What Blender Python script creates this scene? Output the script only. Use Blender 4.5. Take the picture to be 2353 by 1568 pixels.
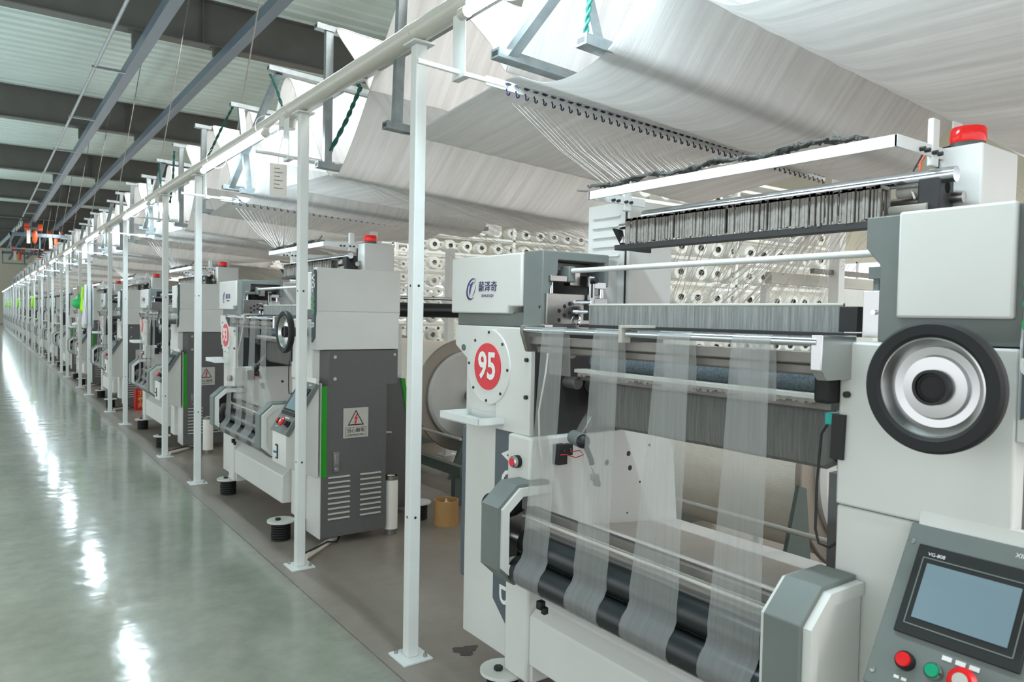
import bpy, bmesh, math, random
from mathutils import Vector, Matrix
random.seed(7)
S = bpy.context.scene
for o in list(bpy.data.objects): bpy.data.objects.remove(o)
# ------------------------------------------------------------------ camera
RV = (0.810657, -0.585215, 0.018966); UV = (0.004722, 0.038925, 0.999231); WV = (0.585503, 0.809944, -0.034318); FPX = 1692.52
camd = bpy.data.cameras.new('camera'); cam = bpy.data.objects.new('camera', camd)
S.collection.objects.link(cam); S.camera = cam
camd.sensor_width = 36.0; camd.lens = FPX / 2353.0 * 36.0
camd.clip_start = 0.05; camd.clip_end = 300
camd.dof.use_dof = True; camd.dof.focus_distance = 3.4; camd.dof.aperture_fstop = 6.3
M = Matrix.Identity(4)
for i in range(3):
    M[i][0] = RV[i]; M[i][1] = UV[i]; M[i][2] = -WV[i]
M.translation = Vector((0, 0, 1.5)); cam.matrix_world = M
# ------------------------------------------------------------------ world, light, exposure
W = bpy.data.worlds.new('World'); S.world = W; W.use_nodes = True
bg = W.node_tree.nodes['Background']; bg.inputs[0].default_value = (0.93, 0.97, 1.0, 1); bg.inputs[1].default_value = 1.0
S.view_settings.view_transform = 'Standard'; S.view_settings.look = 'None'
S.view_settings.gamma = 1.0; S.view_settings.use_curve_mapping = False; S.view_settings.exposure = 0.92
def area(name, loc, sx, sy, power, col, rot=(0, 0, 0)):
    l = bpy.data.lights.new(name, 'AREA'); l.shape = 'RECTANGLE'; l.size = sx; l.size_y = sy
    l.energy = power; l.color = col
    o = bpy.data.objects.new(name, l); o.location = loc; o.rotation_euler = rot; S.collection.objects.link(o)
    return o
TUBE_POWER = 80.0
# added fill: area lights that brighten the hall, standing in for unseen lamp rows
area('aisle_fill_up', (-2.0, 34, 2.75), 0.3, 80, 620, (0.80, 0.95, 1.0), (math.pi, 0, 0))
area('aisle_fill_down', (-2.0, 34, 2.7), 0.15, 80, 120, (0.86, 0.96, 1.0))
area('creel_fill', (6.2, 20, 3.9), 2.6, 46, 230, (1.0, 0.96, 0.90))
area('row_fill', (2.9, 20, 5.3), 0.6, 56, 1150, (1.0, 0.98, 0.955))
area('bay_fill', (13, 25, 5.2), 2.0, 60, 1500, (1.0, 0.97, 0.92))
# ------------------------------------------------------------------ materials
def lin(c):
    return tuple(((v / 255) / 12.92 if v / 255 <= 0.04045 else (((v / 255) + 0.055) / 1.055) ** 2.4) for v in c) + (1,)
MT = {}
def mat(name, rgb, rough=0.5, metal=0.0, noise=0.0, nscale=12.0, bump=0.0, spec=0.5, emit=None, estr=0.0, coat=0.0):
    m = bpy.data.materials.new(name); m.use_nodes = True; nt = m.node_tree; b = nt.nodes['Principled BSDF']
    b.inputs['Base Color'].default_value = lin(rgb); b.inputs['Roughness'].default_value = rough
    b.inputs['Metallic'].default_value = metal; b.inputs['Specular IOR Level'].default_value = spec
    b.inputs['Coat Weight'].default_value = coat
    if emit:
        b.inputs['Emission Color'].default_value = lin(emit); b.inputs['Emission Strength'].default_value = estr
    tc = nt.nodes.new('ShaderNodeTexCoord')
    nz = nt.nodes.new('ShaderNodeTexNoise'); nz.inputs['Scale'].default_value = nscale; nz.inputs['Detail'].default_value = 5
    nt.links.new(tc.outputs['Object'], nz.inputs['Vector'])
    if noise > 0:
        mx = nt.nodes.new('ShaderNodeMixRGB'); mx.blend_type = 'MULTIPLY'
        rp = nt.nodes.new('ShaderNodeValToRGB'); rp.color_ramp.elements[0].position = 0.3; rp.color_ramp.elements[1].position = 0.7
        v = 1 - noise; rp.color_ramp.elements[0].color = (v, v, v * 0.985, 1); rp.color_ramp.elements[1].color = (1, 1, 1, 1)
        nt.links.new(nz.outputs['Fac'], rp.inputs['Fac']); mx.inputs[0].default_value = 1
        mx.inputs[1].default_value = lin(rgb); nt.links.new(rp.outputs[0], mx.inputs[2]); nt.links.new(mx.outputs[0], b.inputs['Base Color'])
    if bump > 0:
        bp = nt.nodes.new('ShaderNodeBump'); bp.inputs['Strength'].default_value = bump; bp.inputs['Distance'].default_value = 0.01
        nz2 = nt.nodes.new('ShaderNodeTexNoise'); nz2.inputs['Scale'].default_value = nscale * 8
        nt.links.new(tc.outputs['Object'], nz2.inputs['Vector']); nt.links.new(nz2.outputs['Fac'], bp.inputs['Height'])
        nt.links.new(bp.outputs[0], b.inputs['Normal'])
    MT[name] = m; return m
mat('white_paint', (214, 214, 210), 0.42, noise=0.05, nscale=4)
mat('post_paint', (218, 221, 219), 0.35, noise=0.05, nscale=9, bump=0.04)
mat('housing_grey', (112, 119, 116), 0.5, noise=0.12, nscale=7)
mat('cabinet_grey', (94, 94, 93), 0.6, noise=0.06, nscale=30)
mat('blue_grey', (86, 96, 104), 0.45, noise=0.05)
mat('dark', (38, 38, 38), 0.55)
mat('black', (24, 24, 25), 0.5)
mat('rubber', (28, 28, 29), 0.65, noise=0.2)
mat('roller_black', (30, 34, 36), 0.28, noise=0.15, nscale=6)
mat('steel', (176, 172, 168), 0.28, metal=1.0, noise=0.12, nscale=8)
mat('chrome', (210, 214, 220), 0.12, metal=1.0)
mat('dull_steel', (132, 128, 123), 0.45, metal=0.6, noise=0.25, nscale=14)
mat('galvanised', (150, 158, 160), 0.38, metal=0.75, noise=0.25, nscale=20)
mat('alu', (196, 196, 196), 0.25, metal=1.0, noise=0.1, nscale=5)
mat('red', (214, 32, 46), 0.4)
mat('oil_stain', (72, 68, 64), 0.5, noise=0.4, nscale=60)
mat('red_lens', (226, 30, 28), 0.15, emit=(226, 30, 28), estr=0.08)
mat('red_button', (214, 18, 26), 0.3)
mat('green_button', (0, 150, 108), 0.3)
mat('green_stripe', (24, 150, 22), 0.45)
mat('green_text', (44, 150, 92), 0.5)
mat('white_print', (232, 232, 228), 0.5)
mat('navy', (34, 30, 92), 0.5)
mat('navy_light', (66, 58, 148), 0.5)
mat('plate_silver', (186, 184, 176), 0.4, noise=0.05)
mat('plate_yellow', (196, 186, 132), 0.4, noise=0.05)
mat('brown_print', (58, 34, 30), 0.5)
mat('screen', (112, 132, 142), 0.1, emit=(140, 170, 185), estr=0.06)
mat('teal', (30, 168, 160), 0.4)
mat('mesh_grey', (120, 121, 119), 0.95, noise=0.35, nscale=90, bump=0.8)
mat('lint_grey', (142, 137, 131), 0.75, noise=0.35, nscale=60)
mat('lint_blue', (138, 150, 160), 0.95, noise=0.5, nscale=120, bump=1.0)
mat('tangle', (118, 119, 115), 0.8, noise=0.4, nscale=60, bump=1.0)
mat('conduit', (200, 197, 188), 0.3, noise=0.04)
mat('roof_paint', (190, 206, 201), 0.55, noise=0.12, nscale=0.7)
mat('rafter_paint', (92, 92, 88), 0.7, noise=0.15, nscale=2)
mat('beam_blue', (92, 106, 118), 0.45, noise=0.12, nscale=3)
mat('wall_cream', (222, 218, 200), 0.8, noise=0.05, nscale=1)
mat('yarn_cone', (226, 230, 226), 0.9, noise=0.06, nscale=40, bump=0.3)
mat('cone_core', (70, 66, 62), 0.6)
mat('beam_cloth', (226, 218, 204), 0.9, noise=0.06, nscale=18, bump=0.3)
mat('flange', (150, 140, 128), 0.45, metal=0.3, noise=0.12, nscale=4)
mat('flange_disc', (196, 194, 188), 0.5, noise=0.08, nscale=5)
mat('stand_green', (84, 94, 88), 0.55, noise=0.1)
mat('cardboard', (178, 138, 86), 0.8, noise=0.15, nscale=10)
mat('paper', (226, 222, 214), 0.7, noise=0.05)
mat('rope', (14, 92, 82), 0.7, noise=0.4, nscale=70)
mat('orange', (226, 92, 40), 0.5)
mat('orange_red', (205, 62, 40), 0.5)
mat('carton_red', (190, 24, 28), 0.4)
mat('gold', (222, 196, 110), 0.4)
mat('hi_vis', (176, 240, 20), 0.7)
mat('bag_green', (60, 200, 110), 0.5)
mat('fabric_white', (226, 228, 230), 0.9)
mat('wire_red', (190, 30, 30), 0.5)
mat('wire_orange', (220, 84, 50), 0.5)
mat('cable_white', (214, 208, 196), 0.6)
mat('breaker_blue', (40, 100, 170), 0.4)
mat('hook_navy', (34, 34, 74), 0.35)
def emission(name, col, s):
    m = bpy.data.materials.new(name); m.use_nodes = True; nt = m.node_tree; nt.nodes.clear()
    e = nt.nodes.new('ShaderNodeEmission'); e.inputs[0].default_value = col; e.inputs[1].default_value = s
    o = nt.nodes.new('ShaderNodeOutputMaterial'); nt.links.new(e.outputs[0], o.inputs[0]); MT[name] = m
emission('tube_glow', (0.74, 0.91, 1.0, 1), TUBE_POWER)
def cloth_mat(name, rgb, transl, scale, contrast, alpha=1.0, axis='X', band=0.14):
    m = bpy.data.materials.new(name); m.use_nodes = True; nt = m.node_tree; nt.nodes.clear(); N = nt.nodes; L = nt.links
    out = N.new('ShaderNodeOutputMaterial'); df = N.new('ShaderNodeBsdfDiffuse'); tr = N.new('ShaderNodeBsdfTranslucent')
    mx = N.new('ShaderNodeMixShader'); mx.inputs[0].default_value = transl
    tc = N.new('ShaderNodeTexCoord'); mp = N.new('ShaderNodeMapping')
    sc = {'X': (1, 0.04, 0.04), 'Y': (0.04, 1, 0.04)}[axis]; mp.inputs['Scale'].default_value = sc
    L.new(tc.outputs['Object'], mp.inputs['Vector'])
    nz = N.new('ShaderNodeTexNoise'); nz.inputs['Scale'].default_value = scale; nz.inputs['Detail'].default_value = 6; nz.inputs['Roughness'].default_value = 0.7
    L.new(mp.outputs[0], nz.inputs['Vector'])
    rp = N.new('ShaderNodeValToRGB'); rp.color_ramp.elements[0].position = 0.32; rp.color_ramp.elements[1].position = 0.66
    c = lin(rgb); k = 1 - contrast
    rp.color_ramp.elements[0].color = (c[0] * k, c[1] * k, c[2] * k, 1); rp.color_ramp.elements[1].color = c
    L.new(nz.outputs['Fac'], rp.inputs['Fac']); L.new(rp.outputs[0], df.inputs[0]); L.new(rp.outputs[0], tr.inputs[0])
    bp = N.new('ShaderNodeBump'); bp.inputs['Strength'].default_value = 0.5; bp.inputs['Distance'].default_value = 0.012
    L.new(nz.outputs['Fac'], bp.inputs['Height']); L.new(bp.outputs[0], df.inputs['Normal'])
    L.new(df.outputs[0], mx.inputs[1]); L.new(tr.outputs[0], mx.inputs[2])
    last = mx
    if alpha < 1:
        tp = N.new('ShaderNodeBsdfTransparent'); m2 = N.new('ShaderNodeMixShader')
        r2 = N.new('ShaderNodeMapRange'); r2.inputs['To Min'].default_value = alpha - band; r2.inputs['To Max'].default_value = alpha + band
        r2.inputs['From Min'].default_value = 0.3; r2.inputs['From Max'].default_value = 0.7
        L.new(nz.outputs['Fac'], r2.inputs['Value']); L.new(r2.outputs[0], m2.inputs[0])
        L.new(tp.outputs[0], m2.inputs[1]); L.new(mx.outputs[0], m2.inputs[2]); last = m2
    L.new(last.outputs[0], out.inputs[0]); MT[name] = m
cloth_mat('web', (247, 246, 245), 0.5, 22, 0.17)
cloth_mat('sheer', (206, 207, 205), 0.3, 70, 0.05, alpha=0.40, axis='Y', band=0.03)
cloth_mat('grey_net', (150, 151, 148), 0.2, 120, 0.35, alpha=0.95, axis='Y', band=0.05)
cloth_mat('reed_net', (176, 178, 174), 0.2, 120, 0.5, alpha=0.96, axis='Y', band=0.05)
cloth_mat('yarn', (238, 236, 232), 0.3, 10, 0.02)
cloth_mat('pan_sheet', (206, 200, 194), 0.05, 4, 0.18, axis='Y')
# polished concrete floor
m = bpy.data.materials.new('concrete'); m.use_nodes = True; nt = m.node_tree; N = nt.nodes; L = nt.links; b = N['Principled BSDF']
tc = N.new('ShaderNodeTexCoord'); n1 = N.new('ShaderNodeTexNoise'); n1.inputs['Scale'].default_value = 0.7; n1.inputs['Detail'].default_value = 8; n1.inputs['Roughness'].default_value = 0.6
n2 = N.new('ShaderNodeTexNoise'); n2.inputs['Scale'].default_value = 9; n2.inputs['Detail'].default_value = 8; n2.inputs['Roughness'].default_value = 0.7
L.new(tc.outputs['Object'], n1.inputs['Vector']); L.new(tc.outputs['Object'], n2.inputs['Vector'])
r1 = N.new('ShaderNodeValToRGB'); r1.color_ramp.elements[0].position = 0.35; r1.color_ramp.elements[1].position = 0.65
r1.color_ramp.elements[0].color = lin((134, 138, 126)); r1.color_ramp.elements[1].color = lin((156, 158, 145))
L.new(n1.outputs['Fac'], r1.inputs['Fac'])
sx = N.new('ShaderNodeSeparateXYZ'); L.new(tc.outputs['Object'], sx.inputs[0])
mr = N.new('ShaderNodeMapRange'); mr.inputs['From Min'].default_value = 1.34; mr.inputs['From Max'].default_value = 1.42
L.new(sx.outputs['X'], mr.inputs['Value'])
r3 = N.new('ShaderNodeValToRGB'); r3.color_ramp.elements[0].position = 0.3; r3.color_ramp.elements[1].position = 0.7
r3.color_ramp.elements[0].color = lin((126, 118, 110)); r3.color_ramp.elements[1].color = lin((150, 141, 131)); L.new(n1.outputs['Fac'], r3.inputs['Fac'])
mx = N.new('ShaderNodeMixRGB'); L.new(mr.outputs[0], mx.inputs[0]); L.new(r1.outputs[0], mx.inputs[1]); L.new(r3.outputs[0], mx.inputs[2])
r2 = N.new('ShaderNodeValToRGB'); r2.color_ramp.elements[0].position = 0.25; r2.color_ramp.elements[0].color = (0.82, 0.82, 0.82, 1); r2.color_ramp.elements[1].position = 0.6; r2.color_ramp.elements[1].color = (1, 1, 1, 1)
L.new(n2.outputs['Fac'], r2.inputs['Fac']); mm = N.new('ShaderNodeMixRGB'); mm.blend_type = 'MULTIPLY'; mm.inputs[0].default_value = 1
L.new(mx.outputs[0], mm.inputs[1]); L.new(r2.outputs[0], mm.inputs[2]); L.new(mm.outputs[0], b.inputs['Base Color'])
mg = N.new('ShaderNodeMapRange'); mg.inputs['To Min'].default_value = 0.06; mg.inputs['To Max'].default_value = 0.17
L.new(n2.outputs['Fac'], mg.inputs['Value'])
ma = N.new('ShaderNodeMath'); ma.operation = 'ADD'; L.new(mg.outputs[0], ma.inputs[0])
m3 = N.new('ShaderNodeMath'); m3.operation = 'MULTIPLY'; m3.inputs[1].default_value = 0.22; L.new(mr.outputs[0], m3.inputs[0]); L.new(m3.outputs[0], ma.inputs[1])
L.new(ma.outputs[0], b.inputs['Roughness']); b.inputs['Specular IOR Level'].default_value = 0.45
bp = N.new('ShaderNodeBump'); bp.inputs['Strength'].default_value = 0.2; bp.inputs['Distance'].default_value = 0.02
n4 = N.new('ShaderNodeTexNoise'); n4.inputs['Scale'].default_value = 3.2; n4.inputs['Detail'].default_value = 3; L.new(tc.outputs['Object'], n4.inputs['Vector'])
L.new(n4.outputs['Fac'], bp.inputs['Height']); L.new(bp.outputs[0], b.inputs['Normal']); MT['concrete'] = m
m = bpy.data.materials.new('window_glass'); m.use_nodes = True; nt = m.node_tree; b = nt.nodes['Principled BSDF']
b.inputs['Transmission Weight'].default_value = 1; b.inputs['Roughness'].default_value = 0.02; b.inputs['IOR'].default_value = 1.01; MT['window_glass'] = m
# ------------------------------------------------------------------ mesh builder
def basis(axis):
    a = Vector(axis).normalized(); h = Vector((0, 0, 1)) if abs(a.z) < 0.9 else Vector((1, 0, 0))
    u = a.cross(h).normalized(); return a, u, a.cross(u)
class B:
    def __init__(s): s.v = []; s.f = []
    def add(s, vs, fs):
        n = len(s.v); s.v += [tuple(p) for p in vs]; s.f += [tuple(i + n for i in f) for f in fs]; return s
    def box(s, x0, x1, y0, y1, z0, z1):
        return s.add([(x, y, z) for z in (z0, z1) for y in (y0, y1) for x in (x0, x1)],
                     [(0, 2, 3, 1), (4, 5, 7, 6), (0, 1, 5, 4), (2, 6, 7, 3), (0, 4, 6, 2), (1, 3, 7, 5)])
    def prism(s, pts, axis, a, b, pts2=None):
        pts2 = pts2 or pts
        def P(p, t): return {'x': (t, p[0], p[1]), 'y': (p[0], t, p[1]), 'z': (p[0], p[1], t)}[axis]
        n = len(pts); vs = [P(p, a) for p in pts] + [P(p, b) for p in pts2]
        fs = [tuple(range(n))[::-1], tuple(range(n, 2 * n))] + [(i, (i + 1) % n, (i + 1) % n + n, i + n) for i in range(n)]
        return s.add(vs, fs)
    def cyl(s, p0, p1, r, r2=None, n=16, cap=True):
        p0 = Vector(p0); p1 = Vector(p1); r2 = r if r2 is None else r2; a, u, w = basis(p1 - p0); vs = []
        for p, rr in ((p0, r), (p1, r2)):
            for i in range(n):
                t = 2 * math.pi * i / n; vs.append(p + u * math.cos(t) * rr + w * math.sin(t) * rr)
        fs = [(i, (i + 1) % n, (i + 1) % n + n, i + n) for i in range(n)]
        if cap: fs += [tuple(range(n))[::-1], tuple(range(n, 2 * n))]
        return s.add(vs, fs)
    def lathe(s, c, axis, prof, n=32, closed=False):
        c = Vector(c); a, u, w = basis(axis); vs = []; m = len(prof)
        for r, h in prof:
            for i in range(n):
                t = 2 * math.pi * i / n; vs.append(c + a * h + (u * math.cos(t) + w * math.sin(t)) * max(r, 1e-5))
        fs = []
        for j in range(m if closed else m - 1):
            k = (j + 1) % m
            for i in range(n): fs.append((j * n + i, j * n + (i + 1) % n, k * n + (i + 1) % n, k * n + i))
        return s.add(vs, fs)
    def tube(s, pts, r, n=8):
        pts = [Vector(p) for p in pts]; vs = []; fs = []; pu = None
        for i, p in enumerate(pts):
            d = (pts[min(i + 1, len(pts) - 1)] - pts[max(i - 1, 0)])
            a = d.normalized() if d.length > 1e-9 else Vector((0, 0, 1))
            if pu is None: _, pu, _ = basis(a)
            u = (pu - a * pu.dot(a)); u = u.normalized() if u.length > 1e-6 else basis(a)[1]; pu = u; w = a.cross(u)
            for k in range(n):
                t = 2 * math.pi * k / n; vs.append(p + (u * math.cos(t) + w * math.sin(t)) * r)
        for i in range(len(pts) - 1):
            for k in range(n): fs.append((i * n + k, i * n + (k + 1) % n, (i + 1) * n + (k + 1) % n, (i + 1) * n + k))
        fs += [tuple(range(n))[::-1], tuple(range((len(pts) - 1) * n, len(pts) * n))]
        return s.add(vs, fs)
    def sphere(s, c, r, n=16, sq=(1, 1, 1)):
        vs = []; fs = []; m = n // 2; c = Vector(c)
        for j in range(m + 1):
            ph = math.pi * j / m
            for i in range(n):
                t = 2 * math.pi * i / n; vs.append(c + Vector((math.sin(ph) * math.cos(t) * sq[0], math.sin(ph) * math.sin(t) * sq[1], math.cos(ph) * sq[2])) * r)
        for j in range(m):
            for i in range(n): fs.append((j * n + i, (j + 1) * n + i, (j + 1) * n + (i + 1) % n, j * n + (i + 1) % n))
        return s.add(vs, fs)
    def bar(s, p0, p1, w, h=None, up=(0, 0, 1)):
        h = w if h is None else h; p0 = Vector(p0); p1 = Vector(p1); a = (p1 - p0).normalized(); upv = Vector(up)
        if abs(a.dot(upv)) > 0.98: upv = Vector((1, 0, 0))
        u = a.cross(upv).normalized() * (w / 2); v = u.normalized().cross(a) * (h / 2)
        return s.add([p + su * u + sv * v for p in (p0, p1) for su, sv in ((-1, -1), (1, -1), (1, 1), (-1, 1))],
                     [(3, 2, 1, 0), (4, 5, 6, 7), (0, 1, 5, 4), (1, 2, 6, 5), (2, 3, 7, 6), (3, 0, 4, 7)])
    def grid(s, rows):
        m = len(rows[0]); vs = [p for r in rows for p in r]
        return s.add(vs, [(j * m + i, j * m + i + 1, (j + 1) * m + i + 1, (j + 1) * m + i) for j in range(len(rows) - 1) for i in range(m - 1)])
    def mesh(s, name, material, org=(0, 0, 0), smooth=35):
        me = bpy.data.meshes.new(name); o = Vector(org)
        me.from_pydata([tuple(Vector(p) - o) for p in s.v], [], s.f)
        bm = bmesh.new(); bm.from_mesh(me); bmesh.ops.remove_doubles(bm, verts=bm.verts, dist=1e-6)
        bmesh.ops.recalc_face_normals(bm, faces=bm.faces); bm.to_mesh(me); bm.free()
        me.materials.append(MT[material])
        if smooth:
            me.polygons.foreach_set('use_smooth', [True] * len(me.polygons)); me.set_sharp_from_angle(angle=math.radians(smooth))
        me.update(); return me
def link(name, me, parent=None, loc=(0, 0, 0)):
    o = bpy.data.objects.new(name, me); S.collection.objects.link(o); o.parent = parent; o.location = loc; return o
def root(name, loc): return link(name, None, None, loc)
def tag(o, label=None, cat=None, group=None, kind=None):
    if label: o['label'] = label
    if cat: o['category'] = cat
    if group: o['group'] = group
    if kind: o['kind'] = kind
    return o
ROOTLOC = {}
def part(b, name, material, parent, bevel=0.0, label=None, kind=None, smooth=35, seg=2):
    """b is in world coordinates; parent chain origin subtracted."""
    org = ROOTLOC[parent.name]
    o = link(name, b.mesh(name, material, org, smooth), parent); ROOTLOC[o.name] = org
    if bevel:
        md = o.modifiers.new('bevel', 'BEVEL'); md.width = bevel; md.segments = seg; md.limit_method = 'ANGLE'; md.angle_limit = math.radians(40)
    if label: o['label'] = label
    if kind: o['kind'] = kind
    return o
def thing(name, loc, label=None, cat=None, group=None):
    o = root(name, loc); ROOTLOC[o.name] = Vector(loc); return tag(o, label, cat, group)
def single(b, name, material, loc, label, cat, group=None, kind=None, bevel=0, smooth=35):
    o = link(name, b.mesh(name, material, loc, smooth), None, loc); ROOTLOC[o.name] = Vector(loc)
    if bevel:
        md = o.modifiers.new('bevel', 'BEVEL'); md.width = bevel; md.segments = 2; md.limit_method = 'ANGLE'; md.angle_limit = math.radians(40)
    return tag(o, label, cat, group, kind)
def copy_tree(o, parent=None, skip=()):
    c = o.copy(); S.collection.objects.link(c); c.parent = parent
    for ch in o.children:
        if ch.name.split('.')[0] in skip: continue
        copy_tree(ch, c, skip)
    return c
def text_mesh(body, size, material, xdir, ydir, pos, extrude=0.0006, align='CENTER', bold=0.0, xs=1.0):
    cu = bpy.data.curves.new('t', 'FONT'); cu.body = body; cu.size = size; cu.extrude = extrude; cu.align_x = align; cu.align_y = 'CENTER'; cu.offset = bold
    cu.resolution_u = 3
    t = bpy.data.objects.new('t', cu); S.collection.objects.link(t)
    bpy.context.view_layer.update()
    me = bpy.data.meshes.new_from_object(t.evaluated_get(bpy.context.evaluated_depsgraph_get()))
    bpy.data.objects.remove(t); bpy.data.curves.remove(cu)
    x = Vector(xdir).normalized() * xs; y = Vector(ydir).normalized(); z = Vector(xdir).normalized().cross(y)
    R = Matrix(((x.x, y.x, z.x), (x.y, y.y, z.y), (x.z, y.z, z.z))).to_4x4(); R.translation = Vector(pos)
    me.transform(R); me.materials.clear(); me.materials.append(MT[material]); return me
def text(body, size, material, xdir, ydir, pos, name, parent, **k):
    org = ROOTLOC[parent.name]; me = text_mesh(body, size, material, xdir, ydir, Vector(pos) - org, **k)
    o = link(name, me, parent); ROOTLOC[o.name] = org; return o
AX, AY = (0, -1, 0), (0, 0, 1)      # lettering facing the aisle
NX, NY = (1, 0, 0), (0, 0, 1)       # lettering facing the camera end
P = 3.9
_o1 = ['', 'first', 'second', 'third', 'fourth', 'fifth', 'sixth', 'seventh', 'eighth', 'ninth', 'tenth', 'eleventh', 'twelfth', 'thirteenth', 'fourteenth', 'fifteenth', 'sixteenth', 'seventeenth', 'eighteenth', 'nineteenth']
def ordw(n):
    if n < 20: return _o1[n]
    t_ = {2: 'twent', 3: 'thirt', 4: 'fort'}[n // 10]
    return t_ + 'ieth' if n % 10 == 0 else t_ + 'y-' + _o1[n % 10]
# ================================================================== THE HALL
def struct(b, name, material, loc=(0, 0, 0), smooth=0):
    return tag(link(name, b.mesh(name, material, loc, smooth), None, loc), kind='structure')
struct(B().box(-14, 20, -6, 78, -0.2, 0), 'floor', 'concrete')
j = B(); j.box(1.395, 1.401, -4, 78, 0.0002, 0.0012)
struct(j, 'trim_1', 'dull_steel')
RZ = 6.62
prof = []
y = -6.0
while y < 78:
    prof += [(y, RZ), (y + 0.17, RZ), (y + 0.20, RZ + 0.045), (y + 0.31, RZ + 0.045), (y + 0.34, RZ)]; y += 0.345
struct(B().grid([[(-14, a, c) for a, c in prof], [(20, a, c) for a, c in prof]]).box(-14, 20, -6, 78, RZ + 0.1, RZ + 0.14), 'ceiling', 'roof_paint')
struct(B().box(-14, 20, 78, 78.2, 0, RZ + 0.1), 'wall_far', 'wall_cream')
wr = B(); wx = 20
ys = [(-6, 2)] ; wins = []
yy = 2.0
while yy < 76:
    wins.append((yy, yy + 2.4)); ys.append((yy + 2.4, min(yy + 4.0, 78))); yy += 4.0
for a, c in ys: wr.box(wx, wx + 0.2, a, c, 1.1, 3.2)
wr.box(wx, wx + 0.2, -6, 78, 0, 1.1).box(wx, wx + 0.2, -6, 78, 3.2, RZ + 0.1)
struct(wr, 'wall_right', 'wall_cream')
for i, (a, c) in enumerate(wins[:7]):
    wf = B()
    for q in (a, (a + c) / 2 - 0.02, c - 0.04): wf.box(wx + 0.02, wx + 0.1, q, q + 0.04, 1.1, 3.2)
    for q in (1.1, 2.1, 3.16): wf.box(wx + 0.02, wx + 0.1, a, c, q, q + 0.04)
    o = struct(wf, 'window_%d' % (i + 1), 'post_paint')
    g = link('window_pane', B().box(wx + 0.055, wx + 0.06, a + 0.04, c - 0.04, 1.14, 3.16).mesh('window_pane', 'window_glass'), o)
# roof beams
ordn = ['nearest', 'second', 'third', 'fourth', 'fifth', 'sixth', 'seventh', 'eighth', 'ninth', 'tenth']
for i in range(9):
    yc = 5.35 + 7.75 * i
    r = thing('roof_rafter', (3, yc, 5.87), '%s dark grey steel rafter crossing under the ribbed roof, counted from the near end' % ordn[i], 'roof beam', 'dark steel rafters')
    part(B().box(-14, 20, yc - 0.01, yc + 0.01, 5.89, RZ - 0.02), 'web_plate', 'rafter_paint', r, smooth=0)
    part(B().box(-14, 20, yc - 0.13, yc + 0.13, 5.87, 5.89), 'bottom_flange', 'rafter_paint', r, smooth=0)
    part(B().box(-14, 20, yc - 0.13, yc + 0.13, RZ - 0.02, RZ), 'top_flange', 'rafter_paint', r, smooth=0)
    st = B()
    for xx in (-3, 3.0, 9): st.box(xx, xx + 0.012, yc - 0.12, yc - 0.01, 5.89, RZ - 0.02)
    part(st, 'stiffener', 'rafter_paint', r, smooth=0)
def long_beam(x, z, lab):
    r = thing('hanging_beam', (x, 30, z), lab, 'steel beam', 'blue grey beams under the rafters')
    part(B().box(x - 0.08, x + 0.08, -2, 76, z - 0.08, z + 0.08), 'beam', 'beam_blue', r, bevel=0.006)
    for i in range(9):
        yc = 5.35 + 7.75 * i
        part(B().box(x - 0.10, x + 0.10, yc - 0.05, yc + 0.05, z + 0.08, 5.87).box(x - 0.16, x + 0.16, yc - 0.07, yc + 0.07, 5.855, 5.87), 'clamp', 'rafter_paint', r)
    return r
long_beam(2.06, 5.52, 'long blue-grey box beam under the rafters, the left one of the two, beside the thin pipe')
long_beam(3.28, 5.66, 'long blue-grey box beam under the rafters, the right one of the two')
r = thing('ceiling_pipe', (1.55, 30, 5.45), 'thin galvanised pipe running under the roof left of both beams', 'pipe')
part(B().cyl((1.55, -2, 5.45), (1.55, 39, 5.45), 0.025, n=10), 'pipe', 'galvanised', r)
for i in range(10): part(B().box(1.5, 1.99, 2.2 + 3.9 * i, 2.25 + 3.9 * i, 5.42, 5.46), 'bracket', 'galvanised', r)
# orange cable trolleys far along the two beams
def trolley(x, z, y, lab):
    k_ = 0.62
    r = thing('cable_trolley', (x, y, z), lab, 'trolley', 'orange cable trolleys')
    part(B().box(x - 0.35 * k_, x + 0.35 * k_, y - 0.3, y + 0.3, z - 0.28, z - 0.2).box(x - 0.06, x + 0.06, y - 0.1, y + 0.1, z - 0.2, z + 0.02), 'carriage', 'stand_green', r)
    for sx in (-0.42, 0.42):
        for sz in (-0.1, -0.35):
            part(B().cyl((x + (sx - 0.16) * k_, y - 0.2, z + sz * k_ - 0.05), (x + (sx + 0.16) * k_, y - 0.2, z + sz * k_ - 0.05), 0.14 * k_, n=14), 'motor', 'orange' if sz > -0.2 else 'orange_red', r)
    part(B().sphere((x + 0.06, y, z - 0.62), 0.17 * k_, 12, (1, 1, 3.2)), 'hook_block', 'orange', r)
    part(B().box(x - 0.26, x - 0.12, y - 0.05, y + 0.05, z - 0.95, z - 0.27), 'pendant', 'paper', r)
    return r
trolley(2.06, 5.42, 41.5, 'orange cable trolley hanging far off under the left roof beam')
trolley(3.28, 5.56, 46.5, 'orange cable trolley hanging far off under the right roof beam')
trolley(2.06, 5.42, 58, 'smaller, more distant orange trolley under the left roof beam')
trolley(3.28, 5.56, 60, 'smaller, more distant orange trolley under the right roof beam')
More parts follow.
